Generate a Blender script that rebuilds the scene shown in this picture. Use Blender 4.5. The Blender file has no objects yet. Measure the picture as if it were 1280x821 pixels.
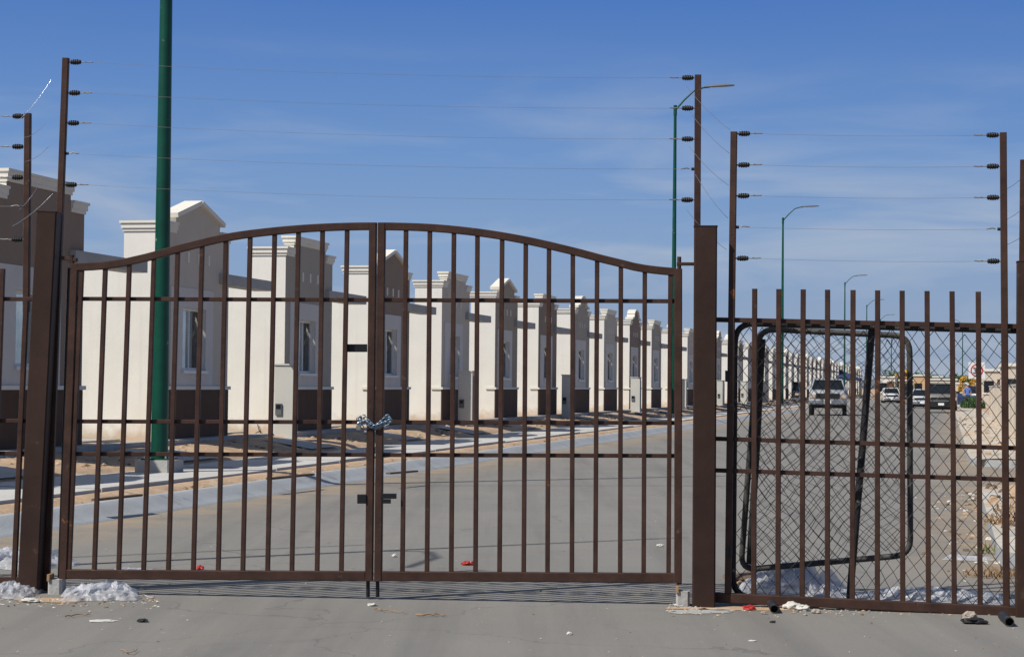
import bpy, bmesh, math, random
from mathutils import Vector, Matrix, noise as mnoise
random.seed(7)
R = math.radians
scene = bpy.context.scene
COL = scene.collection

# ------------------------------------------------------------------ camera
F = 2500.0; CX, CY = 640.0, 410.5
CAMH = 1.45
pitch = math.atan(70 / F); roll = 0.010
_f = Vector((0, math.cos(pitch), math.sin(pitch)))
_r0 = Vector((1, 0, 0)); _u0 = Vector((0, -math.sin(pitch), math.cos(pitch)))
_r = _r0 * math.cos(roll) + _u0 * math.sin(roll)
_u = -_r0 * math.sin(roll) + _u0 * math.cos(roll)
CAM = Vector((0, 0, CAMH))
def ray(x, y): return _f + _r * ((x - CX) / F) + _u * ((CY - y) / F)
def gpt(x, y, z=0.0):
    d = ray(x, y); return CAM + d * ((z - CAMH) / d.z)
def ydist(x, y, dist):
    d = ray(x, y); return CAM + d * (dist / d.y)
cam = bpy.data.cameras.new('camera'); co = bpy.data.objects.new('camera', cam); COL.objects.link(co)
cam.sensor_width = 36; cam.lens = 36 * F / 1280; cam.clip_end = 9000; cam.clip_start = 0.1
co.matrix_world = Matrix.Translation(CAM) @ Matrix((_r, _u, -_f)).transposed().to_4x4()
scene.camera = co
_v = ray(1184, 486); TH = math.atan2(_v.x, _v.y)
CT, ST = math.cos(TH), math.sin(TH)
def row(L, t, z=0.0):            # L metres to the left of the street axis through the camera, t metres along the street
    return Vector((-L * CT + t * ST, L * ST + t * CT, z))
def u2t(x, L):                   # distance along the street of a point L to the left, from its bearing
    u = 1.0 / (1184 - x); A = CT * CT / F
    return (u - A * ST / CT) * L / A

# ------------------------------------------------------------------ materials
MATS = {}
def mat(name, col, rough=0.8, var=0.12, scale=6.0, bump=0.0, bscale=None, metal=0.0, spots=None, coord='Object', spec=0.3, detail=5):
    m = bpy.data.materials.new(name); m.use_nodes = True; nt = m.node_tree; N = nt.nodes; L = nt.links
    b = N['Principled BSDF']; b.inputs['Roughness'].default_value = rough; b.inputs['Metallic'].default_value = metal
    b.inputs['Specular IOR Level'].default_value = spec
    tc = N.new('ShaderNodeTexCoord')
    n = N.new('ShaderNodeTexNoise'); n.inputs['Scale'].default_value = scale; n.inputs['Detail'].default_value = detail; n.inputs['Roughness'].default_value = 0.65
    L.new(tc.outputs[coord], n.inputs['Vector'])
    r = N.new('ShaderNodeMapRange'); r.inputs[1].default_value = 0.3; r.inputs[2].default_value = 0.7
    r.inputs[3].default_value = 1 - var; r.inputs[4].default_value = 1 + var
    L.new(n.outputs['Fac'], r.inputs[0])
    mx = N.new('ShaderNodeVectorMath'); mx.operation = 'SCALE'
    mx.inputs[0].default_value = col[:3]; L.new(r.outputs[0], mx.inputs['Scale'])
    out = mx.outputs[0]
    for sp in (spots or []):       # (colour, scale, threshold, softness)
        c, sc, th, so = sp
        n2 = N.new('ShaderNodeTexNoise'); n2.inputs['Scale'].default_value = sc; n2.inputs['Detail'].default_value = 6
        n2.inputs['Roughness'].default_value = 0.7
        L.new(tc.outputs[coord], n2.inputs['Vector'])
        r2 = N.new('ShaderNodeMapRange'); r2.inputs[1].default_value = th; r2.inputs[2].default_value = th + so
        L.new(n2.outputs['Fac'], r2.inputs[0])
        k = N.new('ShaderNodeMix'); k.data_type = 'RGBA'; L.new(r2.outputs[0], k.inputs[0]); L.new(out, k.inputs[6])
        k.inputs[7].default_value = (*c, 1); out = k.outputs[2]
    L.new(out, b.inputs['Base Color'])
    if bump:
        n3 = N.new('ShaderNodeTexNoise'); n3.inputs['Scale'].default_value = bscale or scale * 6; n3.inputs['Detail'].default_value = 6
        L.new(tc.outputs[coord], n3.inputs['Vector'])
        bp = N.new('ShaderNodeBump'); bp.inputs['Strength'].default_value = bump; bp.inputs['Distance'].default_value = 0.02
        L.new(n3.outputs['Fac'], bp.inputs['Height']); L.new(bp.outputs[0], b.inputs['Normal'])
    MATS[name] = m; m['bs'] = 1
    return m
brown = mat('brown_paint', (0.048, 0.0245, 0.017), 0.5, 0.34, 7, 0.08, 60, spots=[((0.20, 0.07, 0.025), 3.2, 0.675, 0.03), ((0.10, 0.07, 0.052), 11, 0.64, 0.08)], spec=0.22)
brown2 = mat('brown_paint_dark', (0.036, 0.020, 0.0145), 0.5, 0.25, 3, 0.05, 60, spots=[((0.09, 0.062, 0.045), 6, 0.62, 0.12)], spec=0.18)
blackm = mat('black_plastic', (0.012, 0.012, 0.013), 0.4, 0.1)
blackpipe = mat('black_pipe', (0.022, 0.021, 0.022), 0.5, 0.4, 20, spots=[((0.16, 0.15, 0.14), 16, 0.60, 0.06)])
greypipe = mat('weathered_pipe', (0.065, 0.062, 0.056), 0.6, 0.4, 15, spots=[((0.03, 0.03, 0.03), 12, 0.56, 0.06)])
meshwire = mat('chain_link_wire', (0.028, 0.028, 0.030), 0.5, 0.3, 4, metal=0.2)
wirem = mat('steel_wire', (0.22, 0.21, 0.20), 0.45, 0.1, metal=0.5)
shiny = mat('bright_wire', (0.75, 0.75, 0.75), 0.25, 0.05, metal=0.9)
chainm = mat('galvanised_chain', (0.20, 0.28, 0.36), 0.35, 0.3, 40, metal=0.6)
brass = mat('brass', (0.35, 0.30, 0.22), 0.35, 0.1, metal=0.8)
green = mat('green_enamel', (0.003, 0.058, 0.036), 0.38, 0.25, 2, spec=0.3, spots=[((0.14, 0.20, 0.17), 5, 0.66, 0.02), ((0.006, 0.04, 0.028), 1.2, 0.58, 0.1)])
lampgrey = mat('lamp_head_grey', (0.12, 0.13, 0.13), 0.5, 0.1)
def stucco(name, col):
    m = mat(name, col, 0.92, 0.045, 1.4, 0.13, 38, spots=[(tuple(c*0.86 for c in col), 1.1, 0.62, 0.25)])
    nt = m.node_tree; N = nt.nodes; L = nt.links; b = N['Principled BSDF']; src = b.inputs['Base Color'].links[0].from_socket
    tc = N.new('ShaderNodeTexCoord'); mp = N.new('ShaderNodeMapping'); mp.inputs['Scale'].default_value = (7, 7, 0.35); L.new(tc.outputs['Object'], mp.inputs['Vector'])
    n = N.new('ShaderNodeTexNoise'); n.inputs['Scale'].default_value = 1.0; n.inputs['Detail'].default_value = 5; L.new(mp.outputs[0], n.inputs['Vector'])
    r = N.new('ShaderNodeMapRange'); r.inputs[1].default_value = 0.56; r.inputs[2].default_value = 0.78; r.inputs[4].default_value = 0.35; L.new(n.outputs['Fac'], r.inputs[0])
    k = N.new('ShaderNodeMix'); k.data_type = 'RGBA'; L.new(r.outputs[0], k.inputs[0]); L.new(src, k.inputs[6]); k.inputs[7].default_value = (*[c*0.78 for c in col], 1)
    # dusty splash low on the wall
    sx = N.new('ShaderNodeSeparateXYZ'); L.new(tc.outputs['Object'], sx.inputs[0]); n2 = N.new('ShaderNodeTexNoise'); n2.inputs['Scale'].default_value = 5; n2.inputs['Detail'].default_value = 6; L.new(tc.outputs['Object'], n2.inputs['Vector'])
    ad = N.new('ShaderNodeMath'); ad.operation = 'MULTIPLY_ADD'; L.new(n2.outputs['Fac'], ad.inputs[0]); ad.inputs[1].default_value = -0.5; L.new(sx.outputs[2], ad.inputs[2])
    r2 = N.new('ShaderNodeMapRange'); r2.inputs[1].default_value = 0.50; r2.inputs[2].default_value = 0.28; r2.inputs[4].default_value = 0.75; L.new(ad.outputs[0], r2.inputs[0])
    k2 = N.new('ShaderNodeMix'); k2.data_type = 'RGBA'; L.new(r2.outputs[0], k2.inputs[0]); L.new(k.outputs[2], k2.inputs[6]); k2.inputs[7].default_value = (0.46, 0.34, 0.23, 1)
    L.new(k2.outputs[2], b.inputs['Base Color']); return m
white = mat('cream_render_old', (0.66, 0.63, 0.55), 0.9, 0.035, 1.3, 0.15, 45, spots=[((0.57, 0.53, 0.45), 1.1, 0.66, 0.2)])
white = stucco('cream_render', (0.70, 0.675, 0.61))
trim = mat('cream_moulding', (0.68, 0.65, 0.57), 0.85, 0.04, 2, 0.1, 40)
fac_cream = stucco('cream_facade', (0.50, 0.445, 0.365))
fac_sand = stucco('beige_facade', (0.33, 0.275, 0.21))
fac_brown = stucco('taupe_facade', (0.255, 0.192, 0.147))
fac_grey = stucco('stone_grey_facade', (0.36, 0.32, 0.26))
panelm = mat('pale_window_panel', (0.55, 0.52, 0.48), 0.9, 0.04, 2, 0.1, 45)
wains = mat('dark_brown_plinth', (0.095, 0.056, 0.036), 0.9, 0.12, 2, 0.15, 45)
glassm = mat('window_glass', (0.012, 0.015, 0.018), 0.12, 0.2, 1.5, spec=0.45)
housegl = mat('house_window_glass', (0.04, 0.05, 0.055), 0.03, 0.2, 1.5, spec=1.0); housegl.node_tree.nodes['Principled BSDF'].inputs['IOR'].default_value = 1.9
_t = housegl.node_tree.nodes.new('ShaderNodeBsdfTransparent'); _m = housegl.node_tree.nodes.new('ShaderNodeMixShader'); _m.inputs[0].default_value = 0.6
housegl.node_tree.links.new(housegl.node_tree.nodes['Principled BSDF'].outputs[0], _m.inputs[1]); housegl.node_tree.links.new(_t.outputs[0], _m.inputs[2]); housegl.node_tree.links.new(_m.outputs[0], housegl.node_tree.nodes['Material Output'].inputs[0])
framem = mat('aluminium_frame', (0.62, 0.62, 0.60), 0.45, 0.05, metal=0.2)
curtain = mat('curtain_cloth', (0.80, 0.80, 0.76), 0.9, 0.25, 3)
doorm = mat('door_brown', (0.13, 0.07, 0.045), 0.6, 0.2)
concr = mat('grey_concrete', (0.36, 0.355, 0.335), 0.9, 0.12, 2.5, 0.3, 40, spots=[((0.27, 0.265, 0.25), 3, 0.56, 0.15)])
canopym = mat('canopy_concrete', (0.36, 0.35, 0.33), 0.9, 0.1, 2.5)
cabinet = mat('meter_cabinet_grey', (0.52, 0.51, 0.46), 0.7, 0.05, 2, spots=[((0.36, 0.35, 0.31), 3, 0.62, 0.15)])
kerbm = mat('kerb_concrete', (0.31, 0.325, 0.335), 0.85, 0.12, 1.2, 0.25, 30, spots=[((0.19, 0.20, 0.21), 1.6, 0.55, 0.15)])
pave = mat('pavement_concrete', (0.47, 0.46, 0.43), 0.9, 0.08, 1.5, 0.25, 30, spots=[((0.42, 0.34, 0.24), 1.2, 0.60, 0.12)])
sandy = mat('sandy_concrete', (0.47, 0.44, 0.38), 0.92, 0.15, 1.5, 0.4, 20, spots=[((0.46, 0.33, 0.21), 0.9, 0.50, 0.08), ((0.30, 0.22, 0.15), 4, 0.64, 0.08)])
sand = mat('sandy_soil', (0.42, 0.295, 0.19), 0.95, 0.22, 1.8, 0.7, 14, spots=[((0.50, 0.40, 0.29), 2.5, 0.56, 0.1), ((0.24, 0.17, 0.11), 9, 0.66, 0.05)])
tanwall = mat('tan_render', (0.55, 0.49, 0.40), 0.9, 0.06, 0.6)
orangew = mat('orange_render', (0.55, 0.36, 0.20), 0.9, 0.06, 0.6)
blockw = mat('block_wall', (0.50, 0.44, 0.36), 0.9, 0.1, 1.2, 0.2, 20, spots=[((0.33, 0.29, 0.24), 1.6, 0.6, 0.12)])
tyre = mat('tyre', (0.02, 0.02, 0.02), 0.85, 0.1)
chrome = mat('chrome', (0.6, 0.6, 0.6), 0.2, 0.03, metal=0.9)
redm = mat('red_wrapper', (0.38, 0.03, 0.025), 0.4, 0.2, 60, spots=[((0.8, 0.75, 0.7), 50, 0.62, 0.03)])
paper = mat('white_paper', (0.55, 0.53, 0.48), 0.8, 0.1, 30)
wood = mat('old_timber', (0.13, 0.09, 0.06), 0.85, 0.3, 8)
twigm = mat('dry_twig', (0.30, 0.19, 0.10), 0.9, 0.3, 20)
stone = mat('loose_stone', (0.36, 0.31, 0.25), 0.9, 0.2, 20, 0.4)
bluecloth = mat('blue_cloth', (0.10, 0.16, 0.42), 0.9); skin = mat('skin', (0.42, 0.24, 0.16), 0.6); jeans = mat('dark_jeans', (0.04, 0.05, 0.09), 0.9)
whitecloth = mat('white_cloth', (0.7, 0.7, 0.7), 0.9)
leafy = mat('yellow_leaves', (0.60, 0.36, 0.06), 0.7, 0.25, 3)
leafg = mat('green_leaves', (0.05, 0.10, 0.03), 0.7, 0.35, 3)
leafl = mat('weed_leaves', (0.20, 0.26, 0.06), 0.7, 0.3, 6)
trunkm = mat('bark', (0.10, 0.07, 0.05), 0.9, 0.3, 8)
hillm = mat('hill_scrub', (0.13, 0.14, 0.15), 1.0, 0.15, 0.01)
signw = mat('sign_white', (0.78, 0.78, 0.76), 0.5, 0.02); signr = mat('sign_red', (0.62, 0.03, 0.03), 0.5, 0.03); signb = mat('sign_black', (0.02, 0.02, 0.02), 0.5)
navy = mat('navy_cloth_roof', (0.03, 0.045, 0.10), 0.7)
mirrorgl = mat('reflecting_glass', (0.55, 0.58, 0.56), 0.04, 0.25, 2.5, metal=0.75)
def film_mat():
    m = mat('plastic_film', (0.70, 0.71, 0.74), 0.32, 0.2, 5, 0.4, 16, spec=0.7)
    nt = m.node_tree; b = nt.nodes['Principled BSDF']; out = nt.nodes['Material Output']
    tr = nt.nodes.new('ShaderNodeBsdfTransparent'); ad = nt.nodes.new('ShaderNodeMixShader'); ad.inputs[0].default_value = 0.52
    tl = nt.nodes.new('ShaderNodeBsdfTranslucent'); tl.inputs[0].default_value = (0.7, 0.75, 0.85, 1)
    a2 = nt.nodes.new('ShaderNodeMixShader'); a2.inputs[0].default_value = 0.3
    nt.links.new(b.outputs[0], a2.inputs[1]); nt.links.new(tl.outputs[0], a2.inputs[2])
    nt.links.new(a2.outputs[0], ad.inputs[1]); nt.links.new(tr.outputs[0], ad.inputs[2]); nt.links.new(ad.outputs[0], out.inputs[0])
    return m
film = film_mat()
def glossy_paint(name, c, r=0.25):
    m = mat(name, c, r, 0.03, 2, spec=0.6); m.node_tree.nodes['Principled BSDF'].inputs['Coat Weight'].default_value = 0.5; return m

def road_material():
    m = bpy.data.materials.new('worn_asphalt'); m.use_nodes = True; nt = m.node_tree; N = nt.nodes; L = nt.links
    b = N['Principled BSDF']; b.inputs['Roughness'].default_value = 0.88; b.inputs['Specular IOR Level'].default_value = 0.25
    tc = N.new('ShaderNodeTexCoord')
    def no(sc, det=6, ro=0.65, dist=0.0, vec=None):
        n = N.new('ShaderNodeTexNoise'); n.inputs['Scale'].default_value = sc; n.inputs['Detail'].default_value = det
        n.inputs['Roughness'].default_value = ro; n.inputs['Distortion'].default_value = dist; L.new(vec or tc.outputs['Object'], n.inputs['Vector']); return n.outputs['Fac']
    def mr(v, a, c, d=0.0, e=1.0):
        r = N.new('ShaderNodeMapRange'); L.new(v, r.inputs[0]); r.inputs[1].default_value = a; r.inputs[2].default_value = c; r.inputs[3].default_value = d; r.inputs[4].default_value = e; return r.outputs[0]
    def mix(f, a, c):
        k = N.new('ShaderNodeMix'); k.data_type = 'RGBA'; L.new(f, k.inputs[0])
        if isinstance(a, tuple): k.inputs[6].default_value = (*a, 1)
        else: L.new(a, k.inputs[6])
        if isinstance(c, tuple): k.inputs[7].default_value = (*c, 1)
        else: L.new(c, k.inputs[7])
        return k.outputs[2]
    def mul(a, c):
        k = N.new('ShaderNodeMath'); k.operation = 'MULTIPLY'; L.new(a, k.inputs[0])
        if isinstance(c, float): k.inputs[1].default_value = c
        else: L.new(c, k.inputs[1])
        return k.outputs[0]
    def mx(a, c):
        k = N.new('ShaderNodeMath'); k.operation = 'MAXIMUM'; L.new(a, k.inputs[0]); L.new(c, k.inputs[1]); return k.outputs[0]
    c = mix(mr(no(0.35), 0.35, 0.65), (0.184, 0.174, 0.156), (0.222, 0.209, 0.186))
    c = mix(mr(no(55, 3), 0.35, 0.7), c, (0.215, 0.208, 0.19))
    c = mix(mr(no(140, 2), 0.60, 0.75), c, (0.085, 0.083, 0.08))
    # tracks stretched along the street
    mp = N.new('ShaderNodeMapping'); mp.inputs['Rotation'].default_value = (0, 0, TH); mp.inputs['Scale'].default_value = (1.6, 0.07, 1); L.new(tc.outputs['Object'], mp.inputs['Vector'])
    c = mix(mul(mr(no(1.0, 5, vec=mp.outputs[0]), 0.46, 0.72), 0.55), c, (0.115, 0.112, 0.105))
    # dust and sand gathered along both kerbs
    sx = N.new('ShaderNodeSeparateXYZ'); mp2 = N.new('ShaderNodeMapping'); mp2.inputs['Rotation'].default_value = (0, 0, TH); L.new(tc.outputs['Object'], mp2.inputs['Vector']); L.new(mp2.outputs[0], sx.inputs[0])
    e1 = mr(sx.outputs[0], -7.2, -8.3); e2 = mul(mr(sx.outputs[0], -0.6, 0.25), mr(sx.outputs[1], 14.5, 17.0))
    sm = mul(mx(e1, e2), mr(no(1.1, 7, 0.7, 0.6), 0.36, 0.58))
    c = mix(sm, c, (0.30, 0.235, 0.165))
    c = mix(mul(mr(no(0.45, 8, 0.72, 1.0), 0.56, 0.72), 0.45), c, (0.215, 0.19, 0.155))
    c = mix(mul(mr(no(0.9, 8, 0.75, 0.8), 0.56, 0.72), 0.45), c, (0.13, 0.125, 0.115))
    c = mix(mr(no(7.5, 6, 0.8, 1.5), 0.655, 0.68), c, (0.36, 0.345, 0.31))       # chalky flecks
    v = N.new('ShaderNodeTexVoronoi'); v.feature = 'DISTANCE_TO_EDGE'; v.inputs['Scale'].default_value = 0.24
    dn = N.new('ShaderNodeTexNoise'); dn.inputs['Scale'].default_value = 1.2; dn.inputs['Detail'].default_value = 6; L.new(tc.outputs['Object'], dn.inputs['Vector'])
    av = N.new('ShaderNodeVectorMath'); av.operation = 'MULTIPLY_ADD'; L.new(dn.outputs['Color'], av.inputs[0]); av.inputs[1].default_value = (1.4, 1.4, 0); L.new(tc.outputs['Object'], av.inputs[2]); L.new(av.outputs[0], v.inputs['Vector'])
    c = mix(mul(mr(v.outputs['Distance'], 0.0028, 0.0012), 0.42), c, (0.09, 0.087, 0.08))
    L.new(c, b.inputs['Base Color'])
    bp = N.new('ShaderNodeBump'); bp.inputs['Strength'].default_value = 0.4; bp.inputs['Distance'].default_value = 0.006; L.new(no(90, 4), bp.inputs['Height']); L.new(bp.outputs[0], b.inputs['Normal'])
    return m
roadm = road_material()

# ------------------------------------------------------------------ mesh builder
class MB:
    def __init__(s): s.v = []; s.f = []; s.m = []; s.mats = []; s.smooth = []
    def mi(s, m):
        if m not in s.mats: s.mats.append(m)
        return s.mats.index(m)
    def add(s, vs, fs, m=None, smooth=False):
        o = len(s.v); s.v += [Vector(p) for p in vs]; k = s.mi(m)
        for f in fs: s.f.append([i + o for i in f]); s.m.append(k); s.smooth.append(smooth)
    def box(s, a, b, m=None):
        (x0, y0, z0), (x1, y1, z1) = a, b
        s.add([(x0,y0,z0),(x1,y0,z0),(x1,y1,z0),(x0,y1,z0),(x0,y0,z1),(x1,y0,z1),(x1,y1,z1),(x0,y1,z1)],
              [(3,2,1,0),(4,5,6,7),(0,1,5,4),(1,2,6,5),(2,3,7,6),(3,0,4,7)], m)
    def bar(s, p0, p1, w, d, m=None, side=None, ch=0.12):      # rectangular bar with chamfered long edges
        p0, p1 = Vector(p0), Vector(p1); a = (p1 - p0).normalized()
        sd = Vector(side) if side is not None else (Vector((0,0,1)) if abs(a.z) < 0.9 else Vector((1,0,0)))
        e = sd - a * sd.dot(a); e.normalize(); n = a.cross(e)
        c = min(w, d) * ch
        prof = [(-w/2+c,-d/2),(w/2-c,-d/2),(w/2,-d/2+c),(w/2,d/2-c),(w/2-c,d/2),(-w/2+c,d/2),(-w/2,d/2-c),(-w/2,-d/2+c)]
        vs = [p0 + e*x + n*y for x, y in prof] + [p1 + e*x + n*y for x, y in prof]
        fs = [(i, (i+1) % 8, 8+(i+1) % 8, 8+i) for i in range(8)] + [tuple(range(7,-1,-1)), tuple(range(8,16))]
        s.add(vs, fs, m)
    def tube(s, pts, r, m=None, n=8, r2=None, smooth=True, cap=True):
        pts = [Vector(p) for p in pts]; N_ = len(pts); vs = []; ref = None
        for i, p in enumerate(pts):
            a = (pts[min(i+1, N_-1)] - pts[max(i-1, 0)]).normalized()
            if ref is None: ref = Vector((0,0,1)) if abs(a.z) < 0.9 else Vector((1,0,0))
            e = ref - a * ref.dot(a)
            if e.length < 1e-6: e = a.orthogonal()
            e.normalize(); ref = e; q = a.cross(e)
            rr = r if r2 is None else r + (r2 - r) * i / (N_-1)
            for k in range(n):
                t = 2*math.pi*k/n; vs.append(p + (e*math.cos(t) + q*math.sin(t))*rr)
        fs = [(i*n+k, i*n+(k+1) % n, (i+1)*n+(k+1) % n, (i+1)*n+k) for i in range(N_-1) for k in range(n)]
        s.add(vs, fs, m, smooth)
        if cap: s.add(vs[:n], [tuple(range(n-1,-1,-1))], m); s.add(vs[-n:], [tuple(range(n))], m)
    def lathe(s, o, ax, prof, m=None, n=12):                   # prof: (distance along axis, radius)
        s.lathe_v(Vector(o), Vector(ax).normalized(), prof, m, n)
    def lathe_v(s, o, a, prof, m, n):
        e = a.orthogonal().normalized(); q = a.cross(e); vs = []
        for d, r in prof:
            for k in range(n):
                t = 2*math.pi*k/n; vs.append(o + a*d + (e*math.cos(t)+q*math.sin(t))*max(r, 1e-4))
        fs = [(i*n+k, i*n+(k+1) % n, (i+1)*n+(k+1) % n, (i+1)*n+k) for i in range(len(prof)-1) for k in range(n)]
        fs += [tuple(range(n-1,-1,-1)), tuple(range((len(prof)-1)*n, len(prof)*n))]
        s.add(vs, fs, m, True)
    def poly(s, pts, h0, h1, m=None, ms=None):                 # prism of a plan polygon
        n = len(pts); vs = [(p[0],p[1],h0) for p in pts] + [(p[0],p[1],h1) for p in pts]
        s.add(vs, [tuple(range(n,2*n))], m); s.add(vs, [(i,(i+1)%n,n+(i+1)%n,n+i) for i in range(n)] + [tuple(range(n-1,-1,-1))], ms or m)
    def build(s, name, parent=None, mat_=None, fix=True):
        me = bpy.data.meshes.new(name); me.from_pydata(s.v, [], s.f)
        for m in s.mats: me.materials.append(m if m else mat_)
        me.polygons.foreach_set('material_index', s.m); me.polygons.foreach_set('use_smooth', s.smooth); me.update()
        if fix:
            b = bmesh.new(); b.from_mesh(me); bmesh.ops.recalc_face_normals(b, faces=b.faces); b.to_mesh(me); b.free()
        o = bpy.data.objects.new(name, me); COL.objects.link(o)
        if parent:
            o.parent = parent
            if parent.get('_wp'):        # parts authored in world coordinates
                o.matrix_parent_inverse = wm(parent).inverted()
        return o
def wm(o):
    m = Matrix.Translation(o.location) @ o.rotation_euler.to_matrix().to_4x4()
    return (wm(o.parent) @ o.matrix_parent_inverse @ m) if o.parent else m
def tag(o, label=None, cat=None, group=None, kind=None):
    if label: o['label'] = label
    if cat: o['category'] = cat
    if group: o['group'] = group
    if kind: o['kind'] = kind
    return o
def empty(name, loc, rz=0.0, label=None, cat=None, group=None, world_parts=False):
    o = bpy.data.objects.new(name, None); COL.objects.link(o); o.location = loc; o.rotation_euler = (0,0,rz); o.empty_display_size = 0.2
    if world_parts: o['_wp'] = 1
    return tag(o, label, cat, group)
KIDS = {}
def children(o): return [c for c in bpy.data.objects if c.parent == o]
def copy_tree(o, parent=None):
    c = o.copy(); COL.objects.link(c); c.parent = parent
    if parent: c.matrix_parent_inverse = o.matrix_parent_inverse.copy()
    for ch in children(o): copy_tree(ch, c)
    return c
def origin_at(o, loc):
    loc = Vector(loc); o.data.transform(Matrix.Translation(-(loc - o.location))); o.location = loc; return o
def struct(o): o['kind'] = 'structure'; return o

# ------------------------------------------------------------------ ground, road, kerbs, pavements
def P2(L, t): v = row(L, t); return (v.x, v.y)
g = MB(); g.add([(-2600,-300,-0.03),(2600,-300,-0.03),(2600,4500,-0.03),(-2600,4500,-0.03)], [(0,1,2,3)], sand)
struct(g.build('ground'))
LK0, LK1, LS0, LS1, LH = 8.48, 8.92, 9.27, 10.87, 12.35
RK = -0.42
rd = MB()
pts = [P2(LK0, -20), P2(RK - 14, -20), P2(RK - 14, 15.0), P2(RK - 1.9, 15.0), P2(RK, 17.5), P2(RK, 27.3), P2(RK - 0.6, 28.6), P2(RK - 1.8, 29.4), P2(RK - 60, 29.4), P2(RK - 60, 37.6),
       P2(RK - 1.8, 37.6), P2(RK - 0.6, 38.3), P2(RK, 39.6), P2(RK, 300), P2(LK0, 300)]
rd.add([(x, y, 0) for x, y in pts], [tuple(range(len(pts)))], roadm)
ro = rd.build('road'); struct(ro)
ap = MB(); ap.add([(*P2(LK0+12, -20), -0.004), (*P2(LK0, -20), -0.004), (*P2(LK0, 14.0), -0.004), (*P2(LK0+12, 14.0), -0.004)], [(0,1,2,3)], roadm); struct(ap.build('apron'))
# thin tarred joint across the street
j = MB(); a, b_ = gpt(395, 606.8), gpt(1180, 607.4)
dv = Vector((0, 0.03, 0)); z4 = Vector((0, 0, 0.004))
j.add([a+z4, b_+z4, b_+dv+z4, a+dv+z4], [(0,1,2,3)], signb); struct(j.build('road_joint'))
# left kerb: rolled profile swept along the street
k = MB(); prof = [(LK0-0.02,-0.02),(LK0,0.003),(LK0+0.10,0.022),(LK0+0.20,0.065),(LK0+0.30,0.11),(LK0+0.38,0.14),(LK1,0.15),(LK1+0.01,-0.02)]
T = [-15 + 3*i for i in range(104)]
vs = [row(L + 0.015*math.sin(t*1.7), t, z + 0.008*math.sin(t*0.9+L)) for t in T for L, z in prof]; n = len(prof)
k.add(vs, [(i*n+q, (i+1)*n+q, (i+1)*n+q+1, i*n+q+1) for i in range(len(T)-1) for q in range(n-1)], kerbm, True)
struct(k.build('kerb_left'))
# pavement left
k = MB()
for i in range(-5, 100):
    t0 = i*3.0; k.poly([P2(LS0, t0+0.012), P2(LS0, t0+2.988), P2(LS1, t0+2.988), P2(LS1, t0+0.012)][::-1], 0.0, 0.235 + 0.012*math.sin(i*2.1), pave)
struct(k.build('pavement_left'))
# sandy verge and front yards as one uneven sheet
k = MB(); Ls = [LK1+0.005, 9.0, 9.12, 9.24, 9.4, 10.7, 10.9, 11.1, 11.3, 11.5, 11.7, 11.9, 12.1, 12.4, 13.0, 17.6]
zs = [0.14, 0.165, 0.19, 0.20, 0.12, 0.14, 0.27, 0.30, 0.33, 0.36, 0.39, 0.42, 0.44, 0.46, 0.47, 0.47]
nt_ = 900
vs = []
for i in range(nt_):
    t = -12 + i*0.34
    for L, z in zip(Ls, zs):
        a_ = 0.06 if L > 11 else (0.02 if L < 9.2 else 0.004)
        vs.append(row(L, t, z + a_*mnoise.noise((L*1.3, t*0.55, 3)) + a_*0.6*mnoise.noise((L*3, t*1.9, 8))))
n = len(Ls); k.add(vs, [(i*n+q, i*n+q+1, (i+1)*n+q+1, (i+1)*n+q) for i in range(nt_-1) for q in range(n-1)], sand, True)
struct(k.build('front_yards'))
# right pavement, near block (rounded corner) and far block
def rblock(name, t0, t1, back, corner0, corner1, soil=True):
    def outline(off):
        q = []
        r = 1.8 - off
        if corner0:
            for s_ in range(7): an = math.pi/2*s_/6; q.append((RK-1.8+ r*math.sin(an), t0+1.8 - r*math.cos(an)))
        else: q.append((RK-off, t0+off))
        if corner1:
            for s_ in range(7): an = math.pi/2*s_/6; q.append((RK-1.8+ r*math.cos(an), t1-1.8 + r*math.sin(an)))
        else: q.append((RK-off, t1-off))
        return [P2(L, t) for L, t in q] + [P2(RK-back, t1-off), P2(RK-back, t0+off)]
    m = MB(); m.poly(outline(0)[::-1], -0.02, 0.13, sandy, kerbm); struct(m.build(name))
    if soil:
        m = MB(); m.poly(outline(0.32)[::-1], 0.0, 0.136, sand); struct(m.build(name + '_soil'))
rblock('pavement_right', 15.5, 29.2, 6.0, True, True)
rblock('pavement_far', 37.8, 300, 1.7, True, False, False)
m = MB(); m.poly([P2(RK-1.7, 38.2), P2(RK-1.7, 300), P2(RK-60, 300), P2(RK-60, 38.2)], 0.0, 0.12, sand); struct(m.build('soil_right'))
m = MB(); rnd = random.Random(31)      # rubble along the right bank
def chunk(c, s_, mt):
    vs = [c + Vector((s_*a*(0.7+rnd.random()*0.6), s_*b_*(0.7+rnd.random()*0.6), s_*0.5*(0.6+rnd.random()*0.8)*h)) for a, b_, h in ((-1,-1,-.3),(1,-1,-.3),(1,1,-.3),(-1,1,-.3),(-.7,-.6,1),(.6,-.7,1),(.7,.6,1),(-.6,.7,1))]
    m.add(vs, [(3,2,1,0),(4,5,6,7),(0,1,5,4),(1,2,6,5),(2,3,7,6),(3,0,4,7)], mt)
for _ in range(520):
    t = rnd.choice([rnd.uniform(16.5, 28.5), rnd.uniform(38.5, 95)]); chunk(row(RK - rnd.uniform(0.1, 1.7), t, 0.14), rnd.choice([0.015,0.025,0.04,0.07]), rnd.choice([stone, sand, concr, wood, sand]))
for _ in range(120): chunk(row(RK + abs(rnd.gauss(0, 0.35)), rnd.uniform(15.5, 29), 0.004), rnd.choice([0.01,0.015,0.03]), rnd.choice([stone, sand, paper, wood]))
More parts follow.
